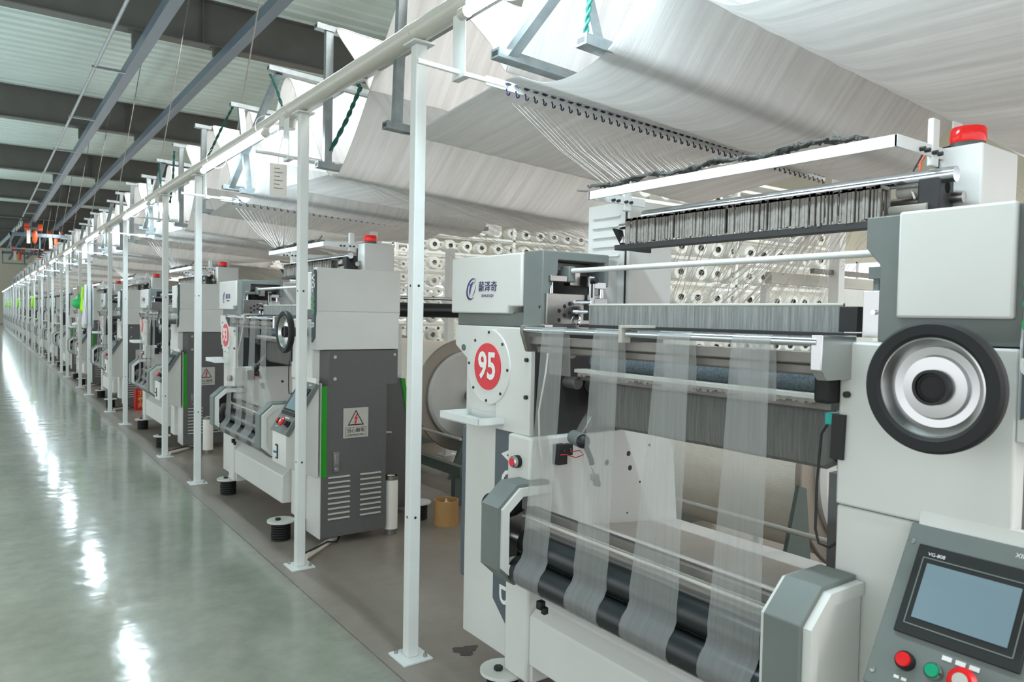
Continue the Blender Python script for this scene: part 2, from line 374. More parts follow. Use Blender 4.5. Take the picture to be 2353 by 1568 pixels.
for i, (y, lab) in enumerate(((43.5, 'grey crane cross girder behind the nearer orange trolleys'), (59, 'grey crane cross girder behind the farther orange trolleys'))):
    r = thing('cross_girder', (3, y, 5.0), lab, 'girder')
    part(B().box(1.2, 12, y - 0.1, y + 0.1, 4.95, 5.12), 'girder', 'beam_blue', r)
    for x in (2.06, 3.28, 8): part(B().box(x - 0.03, x + 0.03, y - 0.03, y + 0.03, 5.12, 5.44 if x < 3 else 5.58 if x < 5 else RZ), 'hanger', 'beam_blue', r)
    part(B().box(1.2, 1.26, y - 0.1, y + 0.1, 4.3, 5.12).box(1.2, 2.6, y - 0.05, y + 0.05, 4.3, 4.36).box(2.4, 2.46, y - 0.05, y + 0.05, 4.3, 5.0), 'frame', 'beam_blue', r)
r = thing('cable_festoon', (0.6, 50, 5.2), 'grey cable festoon loops hanging at the end of the thin pipe', 'cable')
fb = B(); pts = []
for i in range(120): pts.append((1.55 - i * 0.006, 40 + i * 0.17, 5.35 - 0.18 * abs(math.sin(i * 0.5))))
part(fb.tube(pts, 0.05, 6), 'cable', 'galvanised', r)
part(B().box(1.5, 1.56, 40, 62, 5.4, 5.46), 'track', 'galvanised', r)

# ================================================================== THE KNITTING MACHINE (built as no. 95)
MO = (1.70, 1.60, 0)
K = thing('knitting_machine', MO)
def kp(b, name, material, bevel=0.003, parent=None, label=None, kind=None, smooth=35): return part(b, name, material, parent or K, bevel, label, kind, smooth)
# -- far (left) upright
col = kp(B().box(1.70, 2.30, 2.30, 2.68, 0.13, 1.07), 'left_column', 'white_paint', 0.006)
kp(B().box(1.715, 2.30, 2.68, 2.74, 0.35, 1.02), 'column_trim', 'blue_grey', 0.015)
fc = kp(B().box(1.64, 1.86, 2.14, 2.285, 0.13, 1.05), 'front_column', 'white_paint', 0.01)
kp(B().prism([(1.66, 1.045), (2.36, 1.045), (2.42, 0.93), (2.455, 0.60), (1.66, 0.60)], 'y', 2.145, 2.165), 'side_plate', 'white_paint', 0.001)
hl = B()
for x, z, rr in ((2.03, 0.92, 0.011), (2.15, 0.945, 0.011), (2.16, 0.885, 0.011), (2.27, 0.97, 0.006), (2.22, 0.82, 0.005), (2.15, 0.70, 0.004)):
    hl.cyl((x, 2.1445, z), (x, 2.147, z), rr, n=14)
kp(hl, 'bolt_hole', 'dark', 0)
strip = kp(B().prism([(2.295, 1.045), (2.448, 1.045), (2.448, 0.345), (2.295, 0.215)], 'x', 1.696, 1.7005), 'name_strip', 'blue_grey', 0)
t = text('VG-', 0.16, 'white_print', (0, 0, -1), (0, -1, 0), (1.694, 2.350, 0.995), 'white_lettering', strip, align='LEFT')
t = text('B', 0.16, 'white_print', (0, 0, -1), (0, -1, 0), (1.694, 2.350, 0.43), 'white_lettering', strip, align='LEFT')
t = text('808', 0.16, 'green_text', (0, 0, -1), (0, -1, 0), (1.694, 2.350, 0.68), 'green_lettering', strip, align='LEFT')
lb = kp(B().cyl((1.64, 2.213, 0.953), (1.625, 2.213, 0.953), 0.024, n=24), 'button_bezel', 'black', 0)
kp(B().lathe((1.625, 2.213, 0.953), (-1, 0, 0), [(0.022, 0), (0.022, 0.012), (0.017, 0.016), (0.015, 0.016)], 24), 'button_ring', 'alu', 0, parent=lb)
kp(B().cyl((1.612, 2.213, 0.953), (1.607, 2.213, 0.953), 0.016, n=24), 'button', 'red', 0, parent=lb, label='red push button')
# number plate and covers
np_ = kp(B().prism([(2.76, 1.455), (2.76, 1.37), (2.665, 1.315), (2.665, 1.065), (2.19, 1.065), (2.19, 1.455)], 'x', 1.69, 1.70), 'gear_cover', 'white_paint', 0.003)
kp(B().box(1.66, 1.70, 2.175, 2.40, 1.05, 1.453), 'side_cover', 'white_paint', 0.003)
for z in (1.335, 1.195): kp(B().cyl((1.661, 2.195, z), (1.650, 2.195, z), 0.008, n=12), 'cover_bolt', 'black', 0)
disc = kp(B().cyl((1.69, 2.453, 1.294), (1.655, 2.453, 1.294), 0.152, n=64), 'round_cover', 'white_paint', 0.003)
bo = B()
for i in range(8):
    t_ = math.pi / 8 + i * math.pi / 4 - 0.35; bo.cyl((1.656, 2.453 + 0.138 * math.cos(t_), 1.294 + 0.138 * math.sin(t_)), (1.652, 2.453 + 0.138 * math.cos(t_), 1.294 + 0.138 * math.sin(t_)), 0.006, n=10)
kp(bo, 'cover_screw', 'dark', 0, parent=disc)
badge = kp(B().cyl((1.655, 2.453, 1.294), (1.652, 2.453, 1.294), 0.094, n=48), 'number_badge', 'red', 0, parent=disc, label='red round number badge')
kp(B().cyl((1.69, 2.69, 1.36), (1.686, 2.69, 1.36), 0.014, n=16), 'plug', 'blue_grey', 0)
tr = B().box(1.54, 1.69, 2.34, 2.63, 1.072, 1.077)
for a in ((1.54, 1.543, 2.34, 2.63), (1.687, 1.69, 2.34, 2.63), (1.54, 1.69, 2.34, 2.343), (1.54, 1.69, 2.627, 2.63)): tr.box(*a, 1.072, 1.103)
kp(tr, 'tray', 'post_paint', 0)
# head
kp(B().box(1.72, 2.30, 2.28, 2.79, 1.455, 1.515), 'head_base', 'housing_grey')
kp(B().box(1.735, 2.28, 2.20, 2.33, 1.46, 1.53), 'head_recess', 'dark', 0)
hb = kp(B().prism([(2.285, 1.745), (2.80, 1.745), (2.80, 1.508), (2.375, 1.508), (2.368, 1.537), (2.285, 1.537)], 'x', 1.69, 2.30), 'head_cover', 'white_paint', 0.006)
kp(B().prism([(1.70, 1.46), (1.70, 1.748), (2.036, 1.748), (2.036, 1.62), (2.015, 1.62), (2.015, 1.715), (1.775, 1.715), (1.775, 1.665), (1.735, 1.60), (1.735, 1.46)], 'y', 2.165, 2.283), 'head_housing', 'housing_grey', 0.004)
kp(B().box(1.735, 2.03, 2.275, 2.283, 1.46, 1.72), 'inner_plate', 'dark', 0)
kp(B().box(1.775, 2.01, 2.262, 2.272, 1.665, 1.712), 'inner_strip', 'dull_steel', 0)
kp(B().cyl((1.85, 2.262, 1.63), (1.85, 2.27, 1.63), 0.055, n=32), 'inner_disc', 'black', 0)
# emblem
def arc(cy, cz, ry, rz, a0, a1, w0, w1, tilt=0, n=20, x=1.6885):
    o_ = []; i_ = []
    for i in range(n + 1):
        f = i / n; a = math.radians(a0 + (a1 - a0) * f); w = w0 * (1 - abs(2 * f - 1) ** 2) + w1
        for L_, k in ((o_, 1), (i_, 1 - w)):
            yy_, zz_ = ry * k * math.cos(a), rz * k * math.sin(a)
            L_.append((cy - (yy_ + tilt * zz_), cz + zz_))
    vs = [(x, p[0], p[1]) for p in o_ + i_]; m_ = n + 1
    return vs, [(i, i + 1, m_ + i + 1, m_ + i) for i in range(n)]
LY, LZ = 2.635, 1.609   # emblem centre
em = B(); em.add(*arc(LY, LZ, 0.040, 0.046, 60, 315, 0.22, 0.02, 0.25)); em.add(*arc(LY + 0.0, LZ, 0.028, 0.034, -70, 40, 0.12, 0.01, 0.25))
em.add([(1.6885, LY - 0.036, LZ + 0.040), (1.6885, LY - 0.006, LZ + 0.014), (1.6885, LY + 0.010, LZ - 0.016), (1.6885, LY - 0.004, LZ + 0.012), (1.6885, LY - 0.025, LZ + 0.034)], [(0, 1, 2, 3, 4)])
lg = kp(em, 'emblem', 'navy', 0, parent=hb)
kp(B().add([(1.6880, LY + 0.018, LZ + 0.018), (1.6880, LY - 0.016, LZ + 0.034), (1.6880, LY + 0.006, LZ + 0.004), (1.6880, LY + 0.013, LZ - 0.032), (1.6880, LY + 0.020, LZ - 0.008), (1.6880, LY + 0.013, LZ + 0.012)], [(0, 1, 2, 3, 4, 5)]), 'emblem_blade', 'navy_light', 0, parent=hb)
text('薪泽奇', 0.046, 'navy', AX, AY, (1.6885, 2.515, 1.615), 'brand_lettering', hb, xs=1.0)
text('X I N Z E Q I', 0.0155, 'navy', AX, AY, (1.6885, 2.515, 1.580), 'brand_lettering', hb)
# far cam block
blk = kp(B().box(1.712, 2.0, 2.15, 2.21, 1.471, 1.587), 'cam_block', 'steel', 0.002)
ho = B()
for x, z in ((1.771, 1.522), (1.797, 1.539), (1.822, 1.549), (1.822, 1.515), (1.797, 1.505), (1.771, 1.487)): ho.cyl((x, 2.1495, z), (x, 2.152, z), 0.008, n=16)
kp(ho, 'pin_hole', 'black', 0, parent=blk)
kp(B().lathe((1.857, 2.151, 1.483), (0, -1, 0), [(0.024, 0), (0.024, 0.004), (0.016, 0.006), (0.010, 0.002)], 24), 'bearing', 'chrome', 0, parent=blk)
pin = B()
for z in (1.556, 1.520): pin.cyl((1.842, 2.16, z), (1.875, 2.09, z), 0.008, n=14)
kp(pin, 'guide_pin', 'chrome', 0, parent=blk)
kp(B().cyl((1.725, 2.18, 1.535), (1.700, 2.18, 1.535), 0.006, n=12), 'block_screw', 'chrome', 0, parent=blk)
kp(B().box(1.865, 1.905, 2.06, 2.12, 1.487, 1.545), 'guide_block', 'black', 0.002)
kp(B().box(1.728, 1.808, 2.15, 2.20, 1.632, 1.655), 'clamp_bar', 'steel', 0.002)
kp(B().cyl((1.748, 2.175, 1.585), (1.748, 2.175, 1.633), 0.010, n=14), 'clamp_post', 'chrome', 0)
kp(B().cyl((1.977, 2.145, 1.57), (1.977, 2.145, 1.615), 0.010, n=14), 'clamp_post', 'chrome', 0)
kp(B().box(1.903, 1.930, 2.13, 2.142, 1.544, 1.658).box(1.930, 1.99, 2.13, 2.16, 1.610, 1.636).box(1.930, 2.0, 2.13, 2.16, 1.544, 1.574), 'slotted_bracket', 'alu', 0.002)
kp(B().box(1.913, 1.919, 2.128, 2.131, 1.575, 1.630), 'bracket_slot', 'dark', 0)
kp(B().cyl((1.917, 2.15, 1.640), (1.917, 2.105, 1.640), 0.011, n=16), 'cap_screw', 'black', 0.001)
kp(B().box(1.812, 1.845, 2.145, 2.20, 1.632, 1.692), 'rod_holder', 'housing_grey', 0.004)
kp(B().box(1.84, 1.89, 2.17, 2.21, 1.62, 1.672), 'slide_block', 'steel', 0.002)
kp(B().box(1.70, 2.05, 2.10, 2.17, 1.452, 1.470), 'base_bar', 'steel', 0.001)
# dark interior behind the work area
kp(B().box(1.68, 2.36, 2.165, 2.18, 1.045, 1.452), 'inner_wall', 'dark', 0)
kp(B().cyl((1.83, 2.10, 1.25), (1.83, 2.165, 1.25), 0.024, n=20), 'shaft_end', 'dull_steel', 0.001)
kp(B().cyl((1.80, 2.10, 1.36), (1.80, 2.165, 1.36), 0.018, n=20), 'shaft_end', 'dull_steel', 0.001)
# long round bars
kp(B().cyl((1.83, 2.16, 1.675), (1.83, 0.95, 1.675), 0.0095, n=16), 'guide_rod', 'post_paint', 0)
rl = kp(B().cyl((1.58, 2.12, 1.452), (1.58, 0.97, 1.452), 0.011, n=16), 'front_rail', 'chrome', 0)
kp(B().prism([(1.565, 1.468), (1.565, 1.44), (1.59, 1.372), (1.67, 1.372), (1.67, 1.468)], 'y', 2.105, 2.12), 'rail_bracket', 'dull_steel', 0.004)
kp(B().prism([(1.572, 1.468), (1.572, 1.385), (1.60, 1.362), (1.72, 1.362), (1.72, 1.468)], 'y', 0.955, 0.985), 'rail_bracket', 'alu', 0.003)
kp(B().box(1.60, 1.625, 0.99, 2.11, 1.400, 1.428), 'lower_bar', 'dull_steel', 0.002)
kp(B().box(1.62, 1.66, 1.0, 2.09, 1.37, 1.398), 'lower_bar', 'dull_steel', 0.006)
kp(B().box(1.56, 1.60, 1.60, 1.612, 1.425, 1.478).box(1.562, 1.66, 1.555, 1.612, 1.470, 1.478), 'rail_clip', 'plate_silver', 0.001)
# needle sheet, knitting bed
rd = kp(B().box(1.845, 1.853, 1.065, 2.065, 1.44, 1.545), 'needle_sheet', 'reed_net', 0)
kp(B().cyl((1.849, 1.065, 1.545), (1.849, 2.065, 1.545), 0.0055, n=10), 'needle_bar', 'plate_silver', 0, parent=rd)
kp(B().box(1.80, 1.835, 1.0, 2.07, 1.462, 1.472), 'needle_rail', 'dark', 0.001)
kp(B().cyl((1.86, 1.12, 1.335), (1.86, 2.035, 1.335), 0.034, n=20), 'knitting_bed', 'lint_blue', 0)
bed = B(); rows = []
kp(B().box(1.80, 1.86, 1.08, 2.09, 1.293, 1.306), 'bed_plate', 'plate_silver', 0.001)
fr = B()
for i in range(100):
    yy_ = 1.10 + i * 0.0097; h = 0.006 + 0.010 * abs(math.sin(i * 0.37) * math.sin(i * 1.1)); fr.box(1.800, 1.803, yy_, yy_ + 0.0096, 1.293 - h, 1.294)
kp(fr, 'lint_fringe', 'lint_grey', 0, kind='stuff', smooth=0)
kp(B().box(1.83, 1.88, 1.08, 2.09, 1.262, 1.285), 'bed_bar', 'dull_steel', 0.003)
kp(B().cyl((2.00, 1.0, 1.20), (2.00, 2.16, 1.20), 0.05, n=20), 'take_up_roller', 'dull_steel', 0)
kp(B().box(1.66, 1.74, 0.985, 1.03, 1.30, 1.372), 'bed_end', 'rubber', 0.01)
# hand lever
kp(B().bar((1.945, 2.08, 1.226), (1.785, 2.04, 1.065), 0.012, 0.04, up=(0, 1, 0)), 'lever_arm', 'dull_steel', 0.003)
kp(B().cyl((1.945, 2.06, 1.235), (1.945, 2.16, 1.235), 0.030, n=20), 'lever_hub', 'dull_steel', 0.002)
kp(B().cyl((1.785, 2.07, 1.055), (1.770, 2.00, 1.050), 0.027, n=20), 'lever_boss', 'housing_grey', 0.004)
kp(B().sphere((1.768, 1.995, 1.05), 0.026, 20), 'lever_ball', 'black', 0)
kp(B().tube([(1.775, 1.99, 1.035), (1.795, 1.98, 0.985), (1.80, 1.98, 0.965)], 0.010, 12), 'lever_grip', 'black', 0)
sb = kp(B().box(1.745, 1.79, 2.105, 2.145, 0.945, 1.02).box(1.79, 1.825, 2.115, 2.145, 0.975, 1.017), 'sensor_bracket', 'rubber', 0.002)
kp(B().tube([(1.75, 2.10, 0.985), (1.77, 2.09, 0.986), (1.80, 2.07, 0.975), (1.83, 2.06, 0.985), (1.82, 2.07, 1.0), (1.79, 2.09, 0.995)], 0.002, 6), 'red_wire', 'wire_red', 0, parent=sb)
sc_ = B()
for x in (1.768, 1.80): sc_.cyl((x, 2.104, 1.0), (x, 2.098, 1.0), 0.005, n=10)
kp(sc_, 'screw', 'chrome', 0, parent=sb)
kp(B().tube([(1.70, 2.12, 1.40), (1.69, 2.12, 1.30), (1.66, 2.12, 1.15), (1.665, 2.12, 1.04), (1.68, 2.12, 0.97), (1.70, 2.12, 0.955)], 0.0035, 8), 'sensor_cable', 'cable_white', 0)
cl = kp(B().tube([(1.80, 1.985, 0.955), (1.805, 1.98, 0.945), (1.81, 1.98, 0.93)], 0.002, 6), 'clip_hook', 'chrome', 0)
kp(B().box(1.80, 1.825, 1.965, 1.99, 0.905, 0.93).box(1.81, 1.828, 1.96, 1.985, 0.885, 0.91), 'weight_clip', 'housing_grey', 0.003, parent=cl)
cl = kp(B().tube([(1.60, 2.02, 0.555), (1.605, 2.02, 0.54), (1.60, 2.02, 0.51)], 0.002, 6), 'clip_hook', 'chrome', 0)
kp(B().box(1.59, 1.615, 2.00, 2.025, 0.465, 0.495).box(1.60, 1.62, 1.99, 2.01, 0.45, 0.475), 'weight_clip', 'black', 0.003, parent=cl)
# roller frames
HP = [(1.70, 0.895), (1.555, 0.895), (1.472, 0.822), (1.472, 0.602), (1.545, 0.535), (1.70, 0.535)]
def inset(P_, d, x1=1.70):
    return [(x1, P_[0][1] - d), (P_[1][0] + d * 0.45, P_[1][1] - d), (P_[2][0] + d, P_[2][1] - d * 0.45), (P_[3][0] + d, P_[3][1] + d * 0.45), (P_[4][0] + d * 0.45, P_[4][1] + d), (x1, P_[5][1] + d)]
def ringp(Pa, Pb, y0, y1):
    b_ = B()
    for i in range(5): b_.prism([Pa[i], Pa[i + 1], Pb[i + 1], Pb[i]], 'y', y0, y1)
    return b_
i1 = inset(HP, 0.012); i2 = inset(HP, 0.042)
rf = kp(ringp(HP, inset(HP, 0.02), 2.10, 2.205), 'roller_frame', 'housing_grey', 0, smooth=0)
kp(ringp(i1, i2, 2.088, 2.104), 'frame_rim', 'white_paint', 0, parent=rf, smooth=0)
kp(B().prism(i1, 'y', 2.185, 2.20), 'back_plate', 'black', 0, parent=rf)
kp(B().prism([(1.69, 0.84), (1.655, 0.84), (1.64, 0.78), (1.60, 0.765), (1.55, 0.76), (1.53, 0.72), (1.545, 0.66), (1.53, 0.61), (1.56, 0.57), (1.60, 0.57), (1.61, 0.63), (1.66, 0.70), (1.69, 0.75)], 'y', 2.165, 2.185), 'cam_plate', 'steel', 0.002, parent=rf)
kp(B().cyl((1.545, 2.20, 0.80), (1.545, 2.265, 0.80), 0.036, n=28), 'tension_knob', 'black', 0.004, parent=rf)
rf = kp(B().prism(HP, 'y', 0.925, 1.02), 'roller_frame', 'housing_grey', 0.003, smooth=0)
kp(B().prism(inset(HP, 0.006), 'y', 1.02, 1.03), 'frame_rim', 'white_paint', 0.001, parent=rf)
kp(ringp(i1, i2, 0.905, 0.925), 'frame_rim', 'white_paint', 0, parent=rf, smooth=0)
kp(B().prism(inset(HP, 0.03), 'y', 0.912, 0.926), 'side_panel', 'white_paint', 0.001, parent=rf)
for (x, z) in ((1.605, 0.682), (1.565, 0.590)):
    rr = kp(B().cyl((x, 1.06, z), (x, 2.10, z), 0.050, n=32), 'feed_roller', 'roller_black', 0.002)
    kp(B().cyl((x, 1.02, z), (x, 2.17, z), 0.012, n=16), 'roller_shaft', 'chrome', 0, parent=rr)
kp(B().cyl((1.565, 2.11, 0.590), (1.565, 2.14, 0.590), 0.036, n=24), 'roller_collar', 'plate_silver', 0.002)
kp(B().cyl((1.61, 1.03, 0.768), (1.61, 2.14, 0.768), 0.006, n=12), 'tension_bar', 'plate_silver', 0)
kp(B().box(1.625, 1.645, 1.03, 2.14, 0.775, 0.800), 'tension_bar', 'dull_steel', 0.001)
kp(B().bar((1.665, 1.0, 0.79), (1.665, 2.14, 0.79), 0.012), 'tension_bar', 'dull_steel', 0.001)
# lower beam, pan, feet
kp(B().prism([(1.65, 0.20), (1.65, 0.385), (1.665, 0.40), (1.675, 0.41), (1.745, 0.49), (1.78, 0.505), (1.82, 0.505), (1.82, 0.20)], 'y', 1.00, 2.14), 'lower_beam', 'white_paint', 0.006)
kp(B().prism([(1.69, 0.69), (1.69, 0.712), (2.46, 0.63), (2.46, 0.615)], 'y', 0.99, 2.143), 'lint_pan', 'pan_sheet', 0.004)
kp(B().box(1.66, 1.90, 2.13, 2.30, 0.13, 0.22), 'corner_gusset', 'white_paint', 0.004)
for (x, y) in ((1.64, 2.29), (1.60, 0.87), (2.55, 2.55), (2.60, 0.82)):
    f = kp(B().cyl((x, y, 0.118), (x, y, 0.130), 0.088, n=36), 'foot', 'white_paint', 0.001)
    sp = [(0.045, 0.0)]
    for i in range(7): sp += [(0.062, 0.004 + i * 0.016), (0.062, 0.012 + i * 0.016), (0.052, 0.016 + i * 0.016)]
    sp += [(0.04, 0.118)]
    kp(B().lathe((x, y, 0), (0, 0, 1), sp, 24), 'rubber_mount', 'rubber', 0, parent=f)
    kp(B().cyl((x - 0.02, y, 0.130), (x - 0.02, y, 0.144), 0.018, n=6), 'bolt', 'black', 0.001, parent=f)
kp(B().box(2.44, 2.6, 2.3, 2.6, 0.13, 1.3), 'rear_leg', 'white_paint', 0.006)
# rear towers
kp(B().box(2.20, 2.46, 2.22, 2.48, 1.30, 1.99), 'rear_tower', 'white_paint', 0.004)
kp(B().box(2.198, 2.202, 2.235, 2.245, 1.32, 1.98), 'tower_seam', 'dark', 0)
lv = B()
for i in range(6): lv.prism([(2.20, 1.94 - i * 0.042), (2.188, 1.929 - i * 0.042), (2.20, 1.925 - i * 0.042)], 'y', 2.275, 2.44)
kp(lv, 'louvres', 'white_paint', 0)
br = kp(B().box(1.915, 1.922, 0.975, 2.165, 1.955, 1.987), 'top_bar', 'post_paint', 0.001)
for y in (0.978, 2.158):
    a = kp(B().box(1.915, 2.22, y - 0.004, y + 0.004, 1.955, 1.987), 'bar_arm', 'post_paint', 0.001)
    kp(B().box(2.10, 2.14, y - 0.006, y + 0.010, 1.93, 2.06), 'tab', 'post_paint', 0.004, parent=a)
    for x in (2.035, 2.062, 2.105, 2.132): kp(B().cyl((x, y - 0.004, 1.965), (x, y - 0.018, 1.965), 0.006, n=8), 'bolt', 'dark', 0, parent=a)
tg = B()
for q in range(5):
    pts = []
    for i in range(90):
        pts.append((1.93 + 0.012 * math.sin(i * 0.9 + q * 2) + 0.004 * q, 1.08 + i * 0.0122 + 0.01 * math.sin(i * 1.3 + q), 1.992 + 0.010 * abs(math.sin(i * 0.75 + q)) + 0.012 * math.sin(i * 0.12) ** 2 + random.uniform(0, 0.006)))
    tg.tube(pts, 0.0045, 5)
kp(tg, 'drop_wire_tangle', 'tangle', 0, kind='stuff')
for q in (((1.95, 2.15, 1.99), (1.94, 2.25, 2.004), 0.02, 0.006), ((1.93, 1.62, 1.995), (1.99, 1.68, 2.03), 0.006, 0.014), ((1.93, 1.14, 2.0), (1.99, 1.20, 2.045), 0.006, 0.014)): kp(B().bar(*q), 'wire_clip', 'dull_steel', 0)
kp(B().cyl((2.08, 0.90, 1.895), (2.08, 2.02, 1.895), 0.021, n=24), 'rear_roller', 'chrome', 0)
kp(B().cyl((2.13, 0.90, 1.84), (2.13, 2.12, 1.84), 0.016, n=16), 'rear_roller', 'steel', 0)
for (y0, y1, nm) in ((1.58, 2.045, 46), (1.06, 1.57, 50)):
    bn = B(); dy = (y1 - y0) / nm
    for i in range(nm):
        y = y0 + i * dy + random.uniform(-.001, .001); w_ = dy * random.uniform(0.45, 0.95); z0 = 1.783 + random.uniform(-.004, .005); x0 = 2.0 + random.uniform(-.005, .004)
        bn.box(x0, x0 + 0.006, y, y + w_, z0, 1.878 + random.uniform(-.006, .003))
        bn.box(x0 + 0.05, x0 + 0.056, y, y + w_, z0 + 0.01, 1.878)
        bn.box(x0, x0 + 0.056, y, y + w_, 1.868, 1.878)
    kp(bn, 'drop_wire_bundle', 'lint_grey', 0, kind='stuff', smooth=0)
kp(B().box(2.00, 2.05, 1.0, 2.10, 1.762, 1.782), 'bundle_bar', 'dark', 0.001)
kp(B().prism([(1.985, 1.845), (2.03, 1.84), (2.04, 1.80), (2.12, 1.80), (2.19, 1.795), (2.19, 1.762), (2.045, 1.765)], 'y', 2.085, 2.10), 'bundle_bracket', 'dark', 0.001)
kp(B().box(2.02, 2.06, 2.075, 2.09, 1.79, 1.815).cyl((2.03, 2.05, 1.855), (2.03, 2.10, 1.855), 0.012, n=12), 'bracket_clamp', 'alu', 0.001)
for i in range(1):
    kp(B().cyl((2.10, 0.93, 1.865), (2.10, 1.06, 1.865), 0.016, n=16), 'clamp_tube', 'plate_silver', 0)
    kp(B().cyl((2.06, 0.96, 1.81), (2.06, 1.06, 1.81), 0.014, n=16), 'clamp_tube', 'plate_silver', 0)
    kp(B().box(2.06, 2.14, 0.93, 0.99, 1.78, 1.90), 'roller_end', 'dark', 0.006)
# -- near (right) upright
kp(B().box(1.70, 2.30, 0.604, 0.985, 1.055, 1.452), 'lower_cover', 'white_paint', 0.006)
kp(B().box(1.706, 2.20, 0.792, 0.985, 0.13, 1.052).box(1.706, 1.735, 0.604, 0.80, 0.50, 1.052), 'right_column', 'white_paint', 0.006)
kp(B().prism([(0.60, 1.748), (0.932, 1.748), (0.932, 1.675), (0.898, 1.635), (0.898, 1.455), (0.60, 1.455)], 'x', 1.705, 2.30), 'side_housing', 'housing_grey', 0.003)
kp(B().box(1.692, 1.712, 0.615, 0.851, 1.512, 1.752), 'upper_cover', 'white_paint', 0.006)
kp(B().box(1.76, 1.79, 0.905, 0.965, 1.463, 1.577), 'end_block', 'alu', 0.001)
kp(B().box(1.78, 1.80, 0.93, 0.965, 1.607, 1.637).box(1.785, 1.795, 0.94, 0.955, 1.577, 1.607), 'rod_clamp', 'housing_grey', 0.001)
kp(B().cyl((1.76, 0.935, 1.525), (1.752, 0.935, 1.525), 0.006, n=10), 'end_screw', 'chrome', 0)
kp(B().box(1.80, 1.84, 1.0, 1.05, 1.475, 1.54), 'guide_block', 'black', 0.002)
kp(B().cyl((1.70, 0.962, 1.325), (1.69, 0.962, 1.325), 0.008, n=12), 'cover_bolt', 'black', 0)
# hand wheel
wh = kp(B().lathe((1.56, 0.704, 1.371), (-1, 0, 0), [(0.102, -0.018), (0.128, -0.018), (0.134, -0.008), (0.134, 0.008), (0.128, 0.016), (0.108, 0.016), (0.100, 0.010)], 72, closed=True), 'hand_wheel', 'rubber', 0)
kp(B().lathe((1.56, 0.704, 1.371), (-1, 0, 0), [(0.103, -0.012), (0.104, 0.010), (0.098, 0.012), (0.092, 0.002), (0.082, -0.012), (0.066, -0.014), (0.062, -0.006), (0.036, -0.004), (0.0, -0.004)], 72), 'wheel_dish', 'alu', 0, parent=wh)
hub = kp(B().lathe((1.556, 0.704, 1.371), (-1, 0, 0), [(0.036, -0.01), (0.036, 0.008), (0.030, 0.008), (0.030, 0.0)], 40), 'hub_ring', 'black', 0, parent=wh)
kp(B().lathe((1.556, 0.704, 1.371), (-1, 0, 0), [(0.029, -0.005), (0.029, 0.003), (0.024, 0.004), (0.023, 0.001), (0.0, 0.001)], 40), 'hub_cap', 'rubber', 0, parent=wh)
kp(B().cyl((1.56, 0.704, 1.371), (1.71, 0.704, 1.371), 0.030, n=24), 'wheel_shaft', 'dull_steel', 0, parent=wh)
# sensor on the near upright
ss = kp(B().prism([(0.962, 1.275), (0.995, 1.275), (0.998, 1.165), (0.965, 1.165)], 'x', 1.690, 1.699), 'sensor_plate', 'black', 0)
kp(B().box(1.70, 1.735, 0.995, 1.02, 1.245, 1.275), 'sensor', 'teal', 0.003, parent=ss)
kp(B().tube([(1.71, 1.015, 1.25), (1.705, 1.03, 1.22), (1.70, 1.035, 1.10), (1.70, 1.035, 0.98), (1.70, 1.025, 0.945), (1.705, 1.0, 0.94), (1.71, 0.985, 0.955)], 0.0035, 8), 'sensor_wire', 'black', 0, parent=ss)
# near end stack
UP = [(1.80, 0.557), (2.29, 0.557), (2.29, 0.60), (1.705, 0.66), (1.71, 0.557)]
kp(B().prism(UP[:2] + [(2.29, 0.604), (1.705, 0.604), (1.71, 0.557)], 'z', 1.505, 1.78), 'end_cover', 'white_paint', 0.004)
kp(B().prism(UP[:2] + [(2.29, 0.604), (1.705, 0.604), (1.71, 0.557)], 'z', 1.505, 1.455, [(1.79, 0.553), (2.28, 0.553), (2.28, 0.604), (1.70, 0.604), (1.705, 0.553)]).prism([(1.79, 0.553), (2.28, 0.553), (2.28, 0.604), (1.70, 0.604), (1.705, 0.553)], 'z', 1.262, 1.455), 'end_cover', 'white_paint', 0.003)
kp(B().prism([(1.795, 0.560), (2.28, 0.560), (2.28, 0.95), (1.712, 0.95), (1.712, 0.64)], 'z', 1.025, 1.258), 'end_box', 'cabinet_grey', 0.004)
s_ = B()
for z in (1.215, 1.075):
    s_.cyl((1.835, 0.561, z), (1.835, 0.556, z), 0.011, n=18)
s_.cyl((2.255, 0.561, 1.225), (2.255, 0.556, 1.225), 0.009, n=18)
kp(s_, 'cap', 'plate_silver', 0)
st2 = kp(B().prism([(0.556, 1.765), (0.594, 1.765), (0.594, 1.31), (0.556, 1.345)], 'x', 1.690, 1.705), 'name_strip', 'blue_grey', 0)
text('VG-', 0.075, 'white_print', (0, 0, -1), (0, -1, 0), (1.6893, 0.575, 1.735), 'white_lettering', st2, align='LEFT', xs=0.9)
text('808', 0.075, 'green_text', (0, 0, -1), (0, -1, 0), (1.6893, 0.575, 1.605), 'green_lettering', st2, align='LEFT', xs=1.1)
text('B', 0.075, 'white_print', (0, 0, -1), (0, -1, 0), (1.6893, 0.575, 1.44), 'white_lettering', st2, align='LEFT')
cb = kp(B().box(1.745, 2.20, 0.557, 0.778, 0.055, 1.03), 'end_cabinet', 'cabinet_grey', 0.003)
kp(B().box(1.740, 1.747, 0.556, 0.79, 0.055, 1.05), 'cabinet_side', 'white_paint', 0.001)
kp(B().box(1.746, 1.782, 0.5545, 0.5575, 0.45, 1.028), 'green_stripe', 'green_stripe', 0, parent=cb)
kp(B().prism([(2.20, 0.05), (2.655, 0.05), (2.66, 0.47), (2.56, 1.02), (2.20, 1.02)], 'y', 1.0, 1.3), 'rear_cabinet', 'cabinet_grey', 0.004)
kp(B().prism([(2.662, 0.47), (2.562, 1.02), (2.53, 1.02), (2.63, 0.47)], 'y', 0.993, 1.0), 'green_stripe', 'green_stripe', 0)
